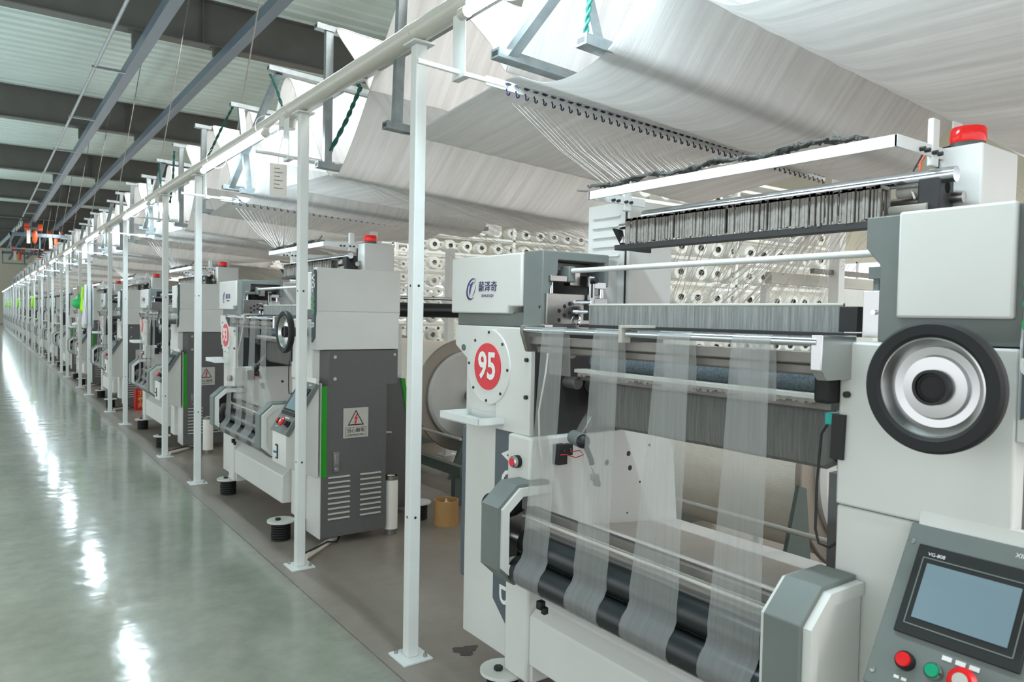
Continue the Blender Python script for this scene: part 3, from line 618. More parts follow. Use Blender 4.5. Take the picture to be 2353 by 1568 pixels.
kp(B().box(2.20, 2.55, 1.02, 1.28, 1.03, 1.42), 'rear_block', 'white_paint', 0.01)
for x0 in (1.795, 2.015):
    lv = B()
    for i in range(9):
        z = 0.17 + i * 0.0335; lv.prism([(0.557, z + 0.010), (0.546, z + 0.001), (0.557, z - 0.001)], 'x', x0, x0 + 0.148)
    kp(lv, 'louvres', 'plate_silver', 0, parent=cb)
lv = B()
for i in range(5):
    z = 0.50 + i * 0.032; lv.prism([(1.0, z + 0.012), (0.99, z + 0.001), (1.0, z - 0.002)], 'x', 2.24, 2.30)
kp(lv, 'louvres', 'dull_steel', 0, parent=cb)
hd = kp(B().box(1.828, 1.868, 0.547, 0.557, 0.475, 0.605), 'latch_plate', 'steel', 0.002, parent=cb)
kp(B().box(1.838, 1.858, 0.542, 0.548, 0.525, 0.590).cyl((1.848, 0.548, 0.495), (1.848, 0.541, 0.495), 0.011, n=16), 'latch_handle', 'alu', 0.001)
sg = kp(B().box(1.893, 2.066, 0.553, 0.557, 0.689, 0.883), 'warning_sign', 'plate_silver', 0, label='silver electric shock warning plate', parent=cb)
def tri_ring(cx, cz, s1, s2, y):
    b_ = B()
    def T(s): return [(cx, cz + s), (cx + s * 0.92, cz - s * 0.62), (cx - s * 0.92, cz - s * 0.62)]
    a_, c_ = T(s1), T(s2)
    for i in range(3): b_.add([(p[0], y, p[1]) for p in (a_[i], a_[(i + 1) % 3], c_[(i + 1) % 3], c_[i])], [(0, 1, 2, 3)])
    return b_
kp(tri_ring(1.979, 0.808, 0.062, 0.050, 0.5522), 'warning_triangle', 'brown_print', 0)
kp(B().add([(x, 0.5522, z) for x, z in ((1.984, 0.845), (1.966, 0.808), (1.979, 0.810), (1.970, 0.790), (1.966, 0.792), (1.974, 0.776), (1.985, 0.788), (1.980, 0.788), (1.992, 0.822), (1.980, 0.820), (1.994, 0.842))], [(0, 1, 2, 8, 9, 10), (2, 3, 4, 5, 6, 7, 8)]), 'lightning_bolt', 'red_button', 0)
fr_ = B()
for a in ((1.908, 2.051, 0.7005, 0.7020), (1.908, 2.051, 0.755, 0.7565)): fr_.box(a[0], a[1], 0.5518, 0.5528, a[2], a[3])
for a in ((1.908, 1.9095), (2.0495, 2.051)): fr_.box(a[0], a[1], 0.5518, 0.5528, 0.7005, 0.7565)
kp(fr_, 'sign_border', 'brown_print', 0)
text('当心触电', 0.031, 'brown_print', NX, NY, (1.979, 0.5522, 0.735), 'sign_lettering', sg)
text('Danger!electric shock', 0.0125, 'brown_print', NX, NY, (1.979, 0.5522, 0.710), 'sign_lettering', sg)
# control desk
kp(B().prism([(1.718, 1.085), (1.70, 1.085), (1.697, 1.050), (1.512, 0.752), (1.512, 0.545), (1.56, 0.525), (1.718, 0.455)], 'y', 0.528, 0.785), 'control_box', 'white_paint', 0.002)
PB = Vector((1.50, 0, 0.745)); PT = Vector((1.70, 0, 1.065)); PD = (PB - PT).normalized(); PN = Vector((-0.848, 0, 0.530))
def pp(y, t, h=0.0):
    q = PT + PD * t + PN * h; return (q.x, y, q.z)
def slab(y0, y1, t0, t1, h0, h1):
    return B().add([pp(y, t, h) for h in (h0, h1) for t in (t0, t1) for y in (y0, y1)],
                   [(0, 2, 3, 1), (4, 5, 7, 6), (0, 1, 5, 4), (2, 6, 7, 3), (0, 4, 6, 2), (1, 3, 7, 5)])
pn = kp(slab(0.513, 0.797, 0.012, 0.375, -0.03, 0.0), 'control_panel', 'housing_grey', 0.003)
bz = kp(slab(0.532, 0.765, 0.058, 0.254, 0.0, 0.008), 'screen_frame', 'black', 0.002, parent=pn)
kp(slab(0.560, 0.738, 0.097, 0.216, 0.008, 0.0095), 'touch_screen', 'screen', 0, parent=pn)
ln = B()
for a in ((0.546, 0.750, 0.0845, 0.087), (0.546, 0.750, 0.230, 0.2325)): 
    q = slab(*a, 0.0082, 0.009); ln.add(q.v, q.f)
for a in ((0.546, 0.5485, 0.0845, 0.2325), (0.7475, 0.750, 0.0845, 0.2325)):
    q = slab(*a, 0.0082, 0.009); ln.add(q.v, q.f)
kp(ln, 'frame_line', 'housing_grey', 0, parent=pn)
def desk_text(body, size, y, t, m_='white_print'): return text(body, size, m_, (0, -1, 0), (-PD.x, 0, -PD.z), pp(y, t, 0.0098), 'panel_lettering', pn, extrude=0.0003)
desk_text('VG-808', 0.011, 0.724, 0.077)
desk_text('XINZEQI', 0.013, 0.560, 0.034)
for y in (0.655, 0.630, 0.605): kp(slab(y - 0.009, y + 0.009, 0.268, 0.277, 0, 0.002), 'label_tab', 'white_print', 0, parent=pn)
for y in (0.735, 0.72): kp(slab(y - 0.005, y + 0.005, 0.338, 0.344, 0, 0.001), 'label_tab', 'white_print', 0, parent=pn)
def btn(y, t, r_, m1, m2, name, h=0.014):
    a_ = Vector(pp(y, t, 0)); q = kp(B().lathe(a_, PN, [(r_ * 1.25, 0), (r_ * 1.25, h * 0.7), (r_ * 1.05, h)], 28), name + '_bezel', m1, 0, parent=pn)
    kp(B().lathe(a_, PN, [(r_, 0), (r_, h), (r_ * 0.9, h + 0.004), (0, h + 0.005)], 28), name, m2, 0, parent=pn)
btn(0.725, 0.306, 0.0150, 'black', 'red_button', 'stop_button', 0.018)
btn(0.670, 0.306, 0.0140, 'alu', 'green_button', 'start_button')
a_ = Vector(pp(0.609, 0.308, 0))
kp(B().lathe(a_, PN, [(0.014, 0), (0.014, 0.020), (0.026, 0.024), (0.027, 0.032), (0.020, 0.040), (0.0, 0.041)], 32), 'emergency_button', 'red_button', 0, parent=pn)
kp(B().lathe(a_, PN, [(0.0135, 0.040), (0.0135, 0.0425), (0.0, 0.043)], 24), 'emergency_cap', 'plate_silver', 0, parent=pn)
a_ = Vector(pp(0.553, 0.308, 0))
kp(B().lathe(a_, PN, [(0.020, 0), (0.020, 0.012), (0.015, 0.014), (0.015, 0.030), (0, 0.031)], 24), 'selector_knob', 'black', 0, parent=pn)
s_ = B()
for y, t in ((0.783, 0.055), (0.783, 0.345), (0.522, 0.055), (0.522, 0.345)): s_.lathe(pp(y, t, 0), PN, [(0.006, 0), (0.006, 0.002), (0, 0.003)], 14)
kp(s_, 'panel_screw', 'steel', 0, parent=pn)
bk = kp(B().box(1.506, 1.513, 0.675, 0.715, 0.575, 0.665), 'breaker_frame', 'black', 0.001)
kp(B().box(1.503, 1.508, 0.683, 0.707, 0.585, 0.655), 'breaker', 'white_print', 0.001, parent=bk)
kp(B().box(1.492, 1.505, 0.680, 0.710, 0.613, 0.624), 'breaker_switch', 'breaker_blue', 0.002, parent=bk)
# beacon
kp(B().box(2.17, 2.40, 0.875, 0.995, 1.745, 1.988), 'beacon_box', 'white_paint', 0.006)
kp(B().box(2.164, 2.171, 0.985, 0.993, 1.76, 1.98), 'box_seam', 'dark', 0)
be = kp(B().cyl((2.245, 0.945, 1.988), (2.245, 0.945, 2.008), 0.043, n=32), 'beacon_base', 'stand_green', 0.002)
kp(B().lathe((2.245, 0.945, 2.006), (0, 0, 1), [(0.044, 0), (0.046, 0.006), (0.045, 0.036), (0.041, 0.043), (0, 0.045)], 32), 'beacon_lens', 'red_lens', 0, parent=be, label='red beacon lens')
kp(B().box(2.27, 2.33, 0.995, 1.001, 1.94, 2.085), 'lifting_tab', 'post_paint', 0.008)
kp(B().tube([(2.21, 0.98, 1.99), (2.16, 1.01, 1.985), (2.135, 1.02, 1.95), (2.13, 1.02, 1.88), (2.14, 1.01, 1.82), (2.17, 1.0, 1.79)], 0.003, 6), 'beacon_wire', 'wire_orange', 0)
kp(B().tube([(2.22, 0.98, 2.0), (2.165, 1.025, 1.985), (2.13, 1.035, 1.93), (2.12, 1.035, 1.86), (2.14, 1.02, 1.80)], 0.0025, 6), 'beacon_wire', 'black', 0)
kp(B().tube([(2.07, 1.0, 1.84), (2.09, 1.02, 1.87), (2.12, 1.03, 1.875), (2.15, 1.02, 1.85), (2.165, 1.01, 1.81)], 0.003, 6), 'beacon_wire', 'cable_white', 0)
# rear warp roller, seen past the end of the machine
kp(B().cyl((2.46, 1.06, 1.53), (3.6, 1.06, 1.53), 0.055, n=28), 'warp_roller', 'roller_black', 0)
kp(B().box(2.44, 2.47, 1.0, 1.12, 1.46, 1.60), 'roller_bearing', 'rubber', 0.003)
kp(B().cyl((2.46, 1.05, 1.62), (3.6, 1.05, 1.62), 0.012, n=12), 'thin_rod', 'chrome', 0)
# ================================================================== COPIES ALONG THE AISLE
words = ['', 'second', 'third', 'fourth', 'fifth', 'sixth', 'seventh', 'eighth', 'ninth', 'tenth', 'eleventh', 'twelfth', 'thirteenth', 'fourteenth', 'fifteenth', 'sixteenth', 'seventeenth', 'eighteenth', 'nineteenth']
tag(K, 'nearest white and grey knitting machine, with red number 95 and black hand wheel', 'knitting machine', 'knitting machines along the aisle')
NDET = 6; NFAR = 17
def number(k, parent):
    me = text_mesh(str(95 - 2 * k), 0.150, 'white_print', AX, AY, Vector((1.6505, 2.453, 1.292)) - Vector(MO), bold=0.0035, xs=0.86)
    link('number', me, parent)
machines = [K]
tiny = ('screw', 'red_wire', 'clip_hook', 'frame_line', 'label_tab', 'panel_lettering', 'sign_border', 'block_screw', 'pin_hole', 'cover_screw')
def find(o, nm):
    for c in o.children:
        if c.name.split('.')[0] == nm: return c
        r_ = find(c, nm)
        if r_: return r_
for k in range(1, NDET):
    c = copy_tree(K, None, () if k < 2 else tiny); c.location = (MO[0], MO[1] + P * k, 0); machines.append(c)
    lab = {1: 'second white and grey knitting machine, with red number 93, seen behind two posts',
           2: 'third knitting machine along the aisle, directly behind machine 93'}.get(k, '%s knitting machine along the aisle, counting machine 95 as first' % ordw(k + 1))
    tag(c, lab, 'knitting machine', 'knitting machines along the aisle')
for k, c in enumerate(machines): number(k, find(c, 'number_badge'))
# machines deep in the row: one joined mesh each, shared
dg = bpy.context.evaluated_depsgraph_get()
bm = bmesh.new(); mats = []
def gather(o):
    for c in o.children:
        if c.type == 'MESH':
            me = c.data; n0 = len(bm.faces); bm.from_mesh(me); bm.faces.ensure_lookup_table()
            mt = me.materials[0]
            if mt not in mats: mats.append(mt)
            ix = mats.index(mt)
            for f in bm.faces[n0:]: f.material_index = ix
        gather(c)
skipfar = gather(K)
fm = bpy.data.meshes.new('far_machine'); bm.to_mesh(fm); bm.free()
for m_ in mats: fm.materials.append(m_)
fm.polygons.foreach_set('use_smooth', [True] * len(fm.polygons)); fm.set_sharp_from_angle(angle=math.radians(35))
for k in range(NDET, NFAR + 1):
    o = link('knitting_machine', fm, None, (MO[0], MO[1] + P * k, 0))
    tag(o, '%s knitting machine along the aisle, small and far off' % ordw(k + 1), 'knitting machine', 'knitting machines along the aisle')

# ------------------------------------------------------------------ fabric and tapes on the machines
def fabric_b():
    b_ = B(); rows = []
    prof = [(1.862, 1.285), (1.858, 1.24), (1.855, 1.18), (1.856, 1.13), (1.862, 1.108), (1.88, 1.096), (1.91, 1.10), (1.95, 1.125), (1.97, 1.16)]
    for (x, z) in prof:
        rows.append([(x + 0.004 * math.sin(y * 22) * (1.3 - z) * 4, y, z - (0.03 if (i < 2 and z < 1.12) else 0) * (0 if i else -0.6)) for i, y in enumerate([1.085 + 0.03 * q for q in range(32)])])
    return b_.grid(rows)
FO = (1.86, 1.55, 1.285)
fab = single(fabric_b(), 'knitted_net', 'grey_net', FO, 'grey knitted net hanging in a curved sheet below the needles of machine 95', 'net', 'knitted nets on the machines')
md = fab.modifiers.new('t', 'SOLIDIFY'); md.thickness = 0.004
for k in range(1, NDET):
    c = fab.copy(); S.collection.objects.link(c); c.location = (FO[0], FO[1] + P * k, FO[2])
    tag(c, 'grey knitted net below the needles of the %s machine from the camera' % ordw(k + 1))
tapes = [((1.875, 1.991), (1.92, 2.06)), ((1.615, 1.73), (1.63, 1.785)), ((1.341, 1.46), (1.35, 1.533)), ((1.09, 1.204), (1.085, 1.244))]
pos = ['farthest', 'second farthest', 'second nearest', 'nearest']
TO = (1.58, 1.5, 1.46)
protos = []
for i, (a_, c_) in enumerate(tapes):
    rows = []
    path = [(1.60, 1.30, 0.0), (1.597, 1.38, 0), (1.592, 1.452, 0), (1.580, 1.4645, 0), (1.5675, 1.455, 0.0), (1.566, 1.40, 0.05), (1.562, 1.15, 0.35), (1.558, 0.90, 0.7), (1.560, 0.76, 0.95), (1.5535, 0.70, 1), (1.554, 0.68, 1), (1.555, 0.665, 1), (1.545, 0.643, 1), (1.525, 0.623, 1), (1.5145, 0.60, 1), (1.5145, 0.575, 1), (1.53, 0.551, 1), (1.56, 0.539, 1), (1.59, 0.545, 1)]
    for x, z, f in path:
        y0 = a_[0] * (1 - f) + c_[0] * f; y1 = a_[1] * (1 - f) + c_[1] * f
        rows.append([(x - 0.0008 + 0.002 * math.sin(q * 1.3 + z * 7) * (0.3 < f < 0.9), y0 + (y1 - y0) * q / 10, z) for q in range(11)])
    t_ = single(B().grid(rows), 'yarn_tape', 'sheer', TO, '%s of four sheer yarn tapes running down from the front rail of machine 95' % pos[i], 'tape', 'sheer yarn tapes')
    protos.append(t_)
for k in range(1, NDET):
    for i, t_ in enumerate(protos):
        c = t_.copy(); S.collection.objects.link(c); c.location = (TO[0], TO[1] + P * k, TO[2])
        tag(c, '%s of four sheer yarn tapes on the %s machine from the camera' % (pos[i], ordw(k + 1)))

# ------------------------------------------------------------------ posts, pipe, tube lights
def make_post():
    r = thing('support_post', (1.52, 0, 0))
    part(B().box(1.494, 1.546, -0.026, 0.026, 0.008, 2.64), 'column', 'post_paint', r, bevel=0.004)
    part(B().box(1.45, 1.59, -0.075, 0.075, 0.0, 0.008), 'base_plate', 'post_paint', r, bevel=0.001)
    for z in (1.62, 0.62):
        part(B().cyl((1.52, -0.0266, z), (1.52, -0.0255, z), 0.006, n=12), 'bolt_hole', 'dark', r)
        part(B().cyl((1.4934, 0.0, z), (1.4945, 0, z), 0.006, n=12), 'bolt_hole', 'dark', r)
    part(B().box(1.47, 1.57, -0.05, 0.05, 2.64, 2.648), 'saddle_plate', 'post_paint', r)
    for sx, sy in ((1, -1), (-1, 1)):
        part(B().cyl((1.52 + sx * 0.045, sy * 0.05, 0.008), (1.52 + sx * 0.045, sy * 0.05, 0.022), 0.009, n=6).cyl((1.52 + sx * 0.045, sy * 0.05, 0.02), (1.52 + sx * 0.045, sy * 0.05, 0.034), 0.004, n=8), 'bolt', 'steel', r)
    return r
pr_ = make_post(); first = True
for k in range(0, NFAR + 1):
    for q, y in enumerate((2.816, 4.198)):
        o = pr_ if first else copy_tree(pr_, None, () if k < 5 else ('bolt', 'bolt_hole')); first = False
        o.location = (1.52, y + P * k, 0); n_ = 2 * k + q
        lab = ('nearest white steel post, standing full height beside machine 95' if n_ == 0 else 'second nearest white post, standing in front of machine 93' if n_ == 1 else
               '%s white steel post along the aisle counted from the camera' % ordw(n_ + 1))
        tag(o, lab, 'post', 'white posts along the aisle')
cp = thing('overhead_conduit', (1.52, 30, 2.70), 'long cream round pipe lying on top of the posts above the aisle', 'pipe')
part(B().cyl((1.52, -0.6, 2.70), (1.52, 74, 2.70), 0.046, n=28), 'pipe', 'conduit', cp)
for k in range(-1, NFAR + 1):
    y = 4.46 + P * k
    part(B().cyl((1.52, y - 0.09, 2.70), (1.52, y + 0.09, 2.70), 0.051, n=28).cyl((1.515, y, 2.70), (1.515, y, 2.605), 0.048, n=24), 'tee_piece', 'conduit', cp, bevel=0.002)
    part(B().cyl((1.52, y - 1.63, 2.70), (1.52, y - 1.57, 2.70), 0.0485, n=28), 'coupling', 'conduit', cp)
def make_tube():
    r = thing('tube_light', (1.44, 0, 2.60))
    part(B().cyl((1.437, -0.77, 2.598), (1.437, 0.77, 2.598), 0.016, n=16), 'glass_tube', 'tube_glow', r, label='glowing white tube')
    part(B().box(1.43, 1.47, -0.78, 0.78, 2.622, 2.64), 'lamp_body', 'post_paint', r, bevel=0.003)
    for s_ in (-1, 1):
        part(B().cyl((1.437, s_ * 0.77, 2.60), (1.437, s_ * 0.815, 2.60), 0.022, n=20), 'end_cap', 'conduit', r, bevel=0.002)
        part(B().lathe((1.50, s_ * 0.62, 2.68), (0, 1, 0), [(0.075, -0.002), (0.075, 0.002), (0.072, 0.002), (0.072, -0.002)], 24, closed=True), 'strap', 'paper', r)
    return r
tl = make_tube(); first = True
for k in range(0, NFAR + 1):
    o = tl if first else copy_tree(tl, None, () if k < 4 else ('strap',)); first = False
    o.location = (1.44, 1.53 + P * k, 2.60)
    tag(o, 'nearest lit tube light under the cream pipe, at the top edge' if k == 0 else 'second nearest lit tube light, under the pipe above machine 93' if k == 1 else '%s lit tube light along the pipe counted from the camera' % ordw(k + 1), 'tube light', 'tube lights under the pipe')

# ------------------------------------------------------------------ overhead frames
SL = -0.045
def zz(x, z): return z + SL * (x - 1.65)
def xb(b_, y, z, x0, x1, w=0.05, h=0.032):
    b_.bar((x0, y, zz(x0, z)), (x1, y, zz(x1, z)), w, h); return b_
TOPS = [(0.29, 3.155), (1.16, 3.14), (2.09, 3.10), (3.26, 3.165)]
LOWS = [(0.30, 2.362), (1.86, 2.405), (2.36, 2.50), (3.305, 2.415)]
def make_frame(first_):
    r = thing('web_gantry', (1.60, 1.6, 2.36))
    for (y, z) in TOPS:
        part(xb(B(), y, z, 1.585, 3.85), 'top_rail', 'galvanised', r)
    for (y, z) in LOWS:
        part(xb(B(), y, z, 1.60, 3.85, 0.055, 0.036), 'low_rail', 'galvanised', r)
    e = B()
    for (y, z) in TOPS + LOWS: e.box(1.5845 if (y, z) in TOPS else 1.5995, 1.586 if (y, z) in TOPS else 1.601, y - 0.019, y + 0.019, z - 0.011, z + 0.011)
    part(e, 'open_tube_end', 'dark', r)
    for x in (1.665, 3.7):
        for (a_, c_) in (((0.30, 2.37), (0.29, 3.15)), ((3.305, 2.42), (3.26, 3.16)), ((2.36, 2.50), (1.18, 3.13)), ((1.86, 2.41), (2.09, 3.09))):
            part(B().bar((x, a_[0], zz(x, a_[1])), (x, c_[0], zz(x, c_[1])), 0.035, 0.045, up=(1, 0, 0)), 'strut', 'galvanised', r)
        part(B().bar((x + 0.04, 0.2, zz(x, 2.80)), (x + 0.04, 3.9, zz(x, 2.80)), 0.035, 0.045), 'side_rail', 'galvanised', r)
    part(B().cyl((1.95, 3.27, 3.1), (2.5, 3.27, RZ), 0.007, n=6), 'hanger_rod', 'dull_steel', r)
    return r
of = make_frame(True)
def dup_row(proto, dy_loc, labels, cat, group, ks):
    for k in ks:
        c = copy_tree(proto); c.location = proto.location + Vector((0, P * k, 0)); tag(c, labels(k), cat, group)
tag(of, 'galvanised zigzag gantry hanging above machine 95, nearest the camera', 'frame', 'overhead frames')
dup_row(of, 0, lambda k: '%s galvanised zigzag gantry above the machine row, counted from the camera' % ordw(k + 1), 'frame', 'overhead frames', range(1, 14))

# ------------------------------------------------------------------ white yarn webs over the frames
def web(path, x0, x1, seed, fuzz=True):
    rnd = random.Random(seed); b_ = B(); rows = []
    pts = []
    for i in range(len(path) - 1):
        (y0, z0, s0), (y1, z1, _) = path[i], path[i + 1]
        for q in range(10):
            f = q / 10; pts.append((y0 + (y1 - y0) * f, z0 + (z1 - z0) * f - s0 * 4 * f * (1 - f)))
    pts.append(path[-1][:2])
    sm = pts[:]
    for _ in range(2):
        sm = [sm[0]] + [((a_[0] + 2 * c_[0] + d_[0]) / 4, (a_[1] + 2 * c_[1] + d_[1]) / 4) for a_, c_, d_ in zip(sm, sm[1:], sm[2:])] + [sm[-1]]
    NX_ = 44
    for (y, z) in sm:
        row = []
        for i in range(NX_ + 1):
            x = x0 + (x1 - x0) * i / NX_
            row.append((x + (0.012 * math.sin(z * 9 + y * 5) if i == 0 else 0), y + 0.004 * math.sin(i * 1.9 + seed) , z + SL * 1.25 * (x - x0) + 0.003 * math.sin(i * 2.7 + y)))
        rows.append(row)
    return b_.grid(rows)
WA = [(4.19, 3.185, 0.02), (3.30, 2.350, 0.0), (2.48, 2.44, 0.0), (2.36, 2.44, 0.055), (1.86, 2.372, 0.0), (1.80, 2.40, -0.02), (1.16, 3.17, 0.02), (0.34, 2.305, 0.0), (0.22, 2.305, 0.03), (-0.28, 2.75, 0.0), (-0.64, 3.19, 0.0)]
WB = [(3.26, 3.20, 0.0), (2.56, 2.62, 0.0), (2.46, 2.475, 0.0), (2.43, 2.52, 0.0), (2.12, 3.13, 0.0), (1.52, 2.48, 0.0), (1.34, 2.372, 0.0), (0.30, 2.325, 0.0)]
WO = (1.65, 1.8, 2.4)
wa = single(web(WA, 1.70, 3.78, 1), 'white_yarn_web', 'web', WO, 'wide white web looped over the frame right above machine 95, lowest fold bright', 'web', 'white webs over the frames')
wb = single(web(WB, 1.72, 4.4, 2), 'white_yarn_web', 'web', WO, 'nearest white web, filling the upper right corner above machine 95', 'web', 'white webs over the frames')
for w_ in (wa, wb):
    md = w_.modifiers.new('t', 'SOLIDIFY'); md.thickness = 0.004
    md = w_.modifiers.new('s', 'SUBSURF'); md.levels = 1; md.render_levels = 1
for k in range(1, 15):
    for w_, n1 in ((wa, 'outer'), (wb, 'inner')):
        c = w_.copy(); S.collection.objects.link(c); c.location = (WO[0], WO[1] + P * k, WO[2])
        tag(c, '%s white web draped over the %s overhead gantry from the camera' % (n1, ordw(k + 1)))
# ropes
def rope(pts, lab, r_=0.008):
    P3 = [Vector(p) for p in pts]; b_ = B()
    L_ = []
    for i in range(len(P3) - 1):
        for q in range(14): L_.append(P3[i].lerp(P3[i + 1], q / 14))
    L_.append(P3[-1])
    for ph in (0, math.pi):
        b_.tube([p + Vector((math.cos(i * 0.9 + ph), math.sin(i * 0.9 + ph), 0)) * r_ * 0.7 for i, p in enumerate(L_)], r_ * 0.75, 6)
    return single(b_, 'green_rope', 'rope', P3[0], lab, 'rope', 'green ropes tied to the frames')
rope([(1.62, 1.86, 2.42), (1.625, 1.85, 2.55), (1.63, 1.86, 2.75), (1.63, 1.9, 3.08)], 'green twisted rope over the open tube end at the top centre')
rope([(1.62, 2.90, 2.93), (1.64, 2.72, 2.99), (1.66, 2.55, 3.12)], 'dark green rope at the top edge left of the nearest tube light')
rope([(1.66, 4.22, 2.39), (1.74, 4.10, 2.62), (1.76, 3.95, 2.78), (1.72, 4.0, 2.86)], 'green rope knotted up from the open tube end left of the nearest post', 0.010)
rope([(1.60, 5.06, 3.10), (1.60, 4.93, 2.98), (1.60, 4.75, 2.75)], 'green rope hanging behind the pipe above the second post')
rope([(1.60, 5.98, 3.08), (1.58, 6.25, 2.95), (1.57, 6.6, 2.80)], 'green rope slanting down left of the second tube light')
rope([(1.60, 8.1, 3.1), (1.60, 8.15, 2.85), (1.60, 8.3, 2.6)], 'short green rope hanging beside the third pair of posts')
rope([(1.62, 9.0, 3.1), (1.60, 8.7, 2.7), (1.62, 8.4, 2.42)], 'thin green rope above the third machine')

# ------------------------------------------------------------------ yarn guide rails with hooks
def make_rail(y0, n, full, name='yarn_guide_rail'):
    r = thing(name, (1.5, y0, 2.42))
    Z = lambda x: 2.415 - 0.037 * (x - 1.6)
    part(B().cyl((1.30, y0, 2.425), (1.70, y0, Z(1.70)), 0.010, n=14), 'rod', 'post_paint', r)
    part(B().box(1.475, 1.505, y0 - 0.045, y0 + 0.045, 2.395, 2.405).box(1.475, 1.478, y0 - 0.045, y0 + 0.045, 2.395, 2.64).box(1.478, 1.505, y0 + 0.042, y0 + 0.045, 2.395, 2.50), 'hanger_plate', 'post_paint', r, bevel=0.001)
    b_ = B(); b_.bar((1.60, y0, Z(1.6)), (3.95, y0, Z(3.95)), 0.006, 0.036)
    part(b_, 'perforated_rail', 'post_paint', r)
    part(B().cyl((1.63, y0 - 0.0035, 2.42), (1.63, y0 - 0.004, 2.42), 0.004, n=8).cyl((1.66, y0 - 0.0035, 2.419), (1.66, y0 - 0.004, 2.419), 0.004, n=8), 'rail_hole', 'dark', r)
    H = B() if not full else None
    for i in range(n):
        x = 1.70 + i * (3.92 - 1.70) / (n - 1)
        for lo in (0, 1):
            z = Z(x) + (0.004 if not lo else -0.032); b_ = B() if full else H; yy_ = y0 - 0.012
            pts = [(x + 0.013 * math.cos(t_), yy_ + 0.006 * math.sin(t_), z + 0.005 * math.sin(t_)) for t_ in [q * math.pi / 4 for q in range(7)]]
            if lo: pts = [(x - 0.006, yy_ + 0.006, z + 0.018), (x - 0.007, yy_, z + 0.008)] + [(x + 0.007 * math.cos(t_) , yy_, z + 0.007 * math.sin(t_)) for t_ in [math.pi * 0.75 + q * math.pi / 4 for q in range(7)]]
            b_.tube(pts, 0.0032, 5)
            if full: part(b_, 'guide_hook', 'hook_navy', r)
    if not full: part(H, 'guide_hooks', 'hook_navy', r, kind='stuff')
    return r
rail = make_rail(2.42, 49, True)
tag(rail, 'white rail with two rows of navy thread hooks above machine 95', 'guide rail', 'yarn guide rails')
rail2 = make_rail(4.36, 40, False)
tag(rail2, 'white hook rail starting behind the second post, above the gap before machine 93', 'guide rail', 'yarn guide rails')
rail3 = make_rail(2.42 + P, 40, False)
tag(rail3, 'white hook rail above machine 93, beside the second tube light', 'guide rail', 'yarn guide rails')
n_ = 3
for k in range(1, 10):
    for src, yy_ in ((rail2, P * k), (rail3, P * k)):
        c = copy_tree(src); c.location = src.location + Vector((0, yy_, 0)); n_ += 1
        tag(c, '%s white hook rail along the row counted from the camera' % ordw(n_), 'guide rail', 'yarn guide rails')

# ------------------------------------------------------------------ yarns
def yarns(lines, name, lab, org, r_=0.0007):
    b_ = B()
    for p0, p1 in lines:
        p0 = Vector(p0); p1 = Vector(p1); a_, u_, w_ = basis(p1 - p0); vs = []
        mid = (p0 + p1) / 2 + Vector((0, 0, -0.02))
        for p in (p0, mid, p1):
            for q in range(3):
                t_ = 2 * math.pi * q / 3; vs.append(p + (u_ * math.cos(t_) + w_ * math.sin(t_)) * r_)
        b_.add(vs, [(j * 3 + i, j * 3 + (i + 1) % 3, (j + 1) * 3 + (i + 1) % 3, (j + 1) * 3 + i) for j in range(2) for i in range(3)])
    return single(b_, name, 'yarn', org, lab, 'yarn', None, 'stuff', smooth=0)
rnd = random.Random(3)
def set_down(k, n):       # rail hooks down to the drop wires of the machine
    L_ = []
    for i in range(n):
        x = 1.72 + 2.15 * i / n; yb = 2.10 - 1.0 * i / n
        L_.append(((x, 2.41 + P * k, 2.345 - 0.03 * (x - 1.7)), (1.95, yb + P * k + rnd.uniform(-.02, .02), 2.0)))
    return L_
def set_creel(k, n, y_rail, yr):
    L_ = []
    for i in range(n):
        x = 1.76 + 2.1 * (i % 60) / 60 + rnd.uniform(-.01, .01); lvl = rnd.randint(0, 7)
        L_.append(((x, y_rail, 2.37 - 0.03 * (x - 1.7)), (4.75 + 0.26 * rnd.randint(0, 11), yr - 0.1, 0.55 + 0.245 * lvl)))
    return L_
def set_up(k, n):
    L_ = []
    for i in range(n):
        x = 1.72 + 2.1 * i / n
        L_.append(((x, 2.41 + P * k, 2.41 - 0.03 * (x - 1.7)), (x + rnd.uniform(0.1, 0.5), 1.95 + P * k, 2.40 + rnd.uniform(-0.02, 0.04))))
    return L_
yarns(set_down(0, 70) + set_up(0, 24), 'warp_yarns', 'white yarns fanning down from the hook rail to the top of machine 95', (1.9, 2.4, 2.3), 0.0008)
for k in range(1, 4):
    yarns(set_down(k, 60), 'warp_yarns', 'white yarns fanning down from the hook rail to the top of the %s machine' % ordw(k + 1), (1.9, 2.4 + P * k, 2.3), 0.0016)
yarns(set_creel(0, 160, 4.35, 5.0), 'creel_yarns', 'white yarns running from the hooks behind the second post down to the nearest creel', (3, 4.6, 2), 0.0011)
yarns(set_creel(1, 160, 4.35 + P, 8.9), 'creel_yarns', 'white yarns running to the second creel, behind machine 93', (3, 8.6, 2), 0.0014)
yarns(set_creel(2, 110, 4.35 + 2 * P, 12.8), 'creel_yarns', 'white yarns running to the third creel, behind the third machine', (3, 12.5, 2), 0.0022)
L_ = []
for i in range(60):
    a_ = i / 60; yt = 2.3 + 1.0 * a_
    L_.append(((2.4 + 1.6 * a_, 2.0 + rnd.uniform(0, .3), 1.98), (4.9 + 3.0 * a_ + rnd.uniform(-.2, .2), 4.9, 1.1 + rnd.random() * 0.5)))
    L_.append(((3.3 + 0.9 * a_, 1.9 + 0.5 * a_, 2.2), (3.6 + 1.3 * a_, 2.9 + rnd.uniform(0, 1), 1.35 + rnd.random() * 0.2)))
yarns(L_, 'creel_yarns', 'white yarns crossing behind the needles of machine 95, seen in its open middle', (3, 3, 1.5), 0.002)
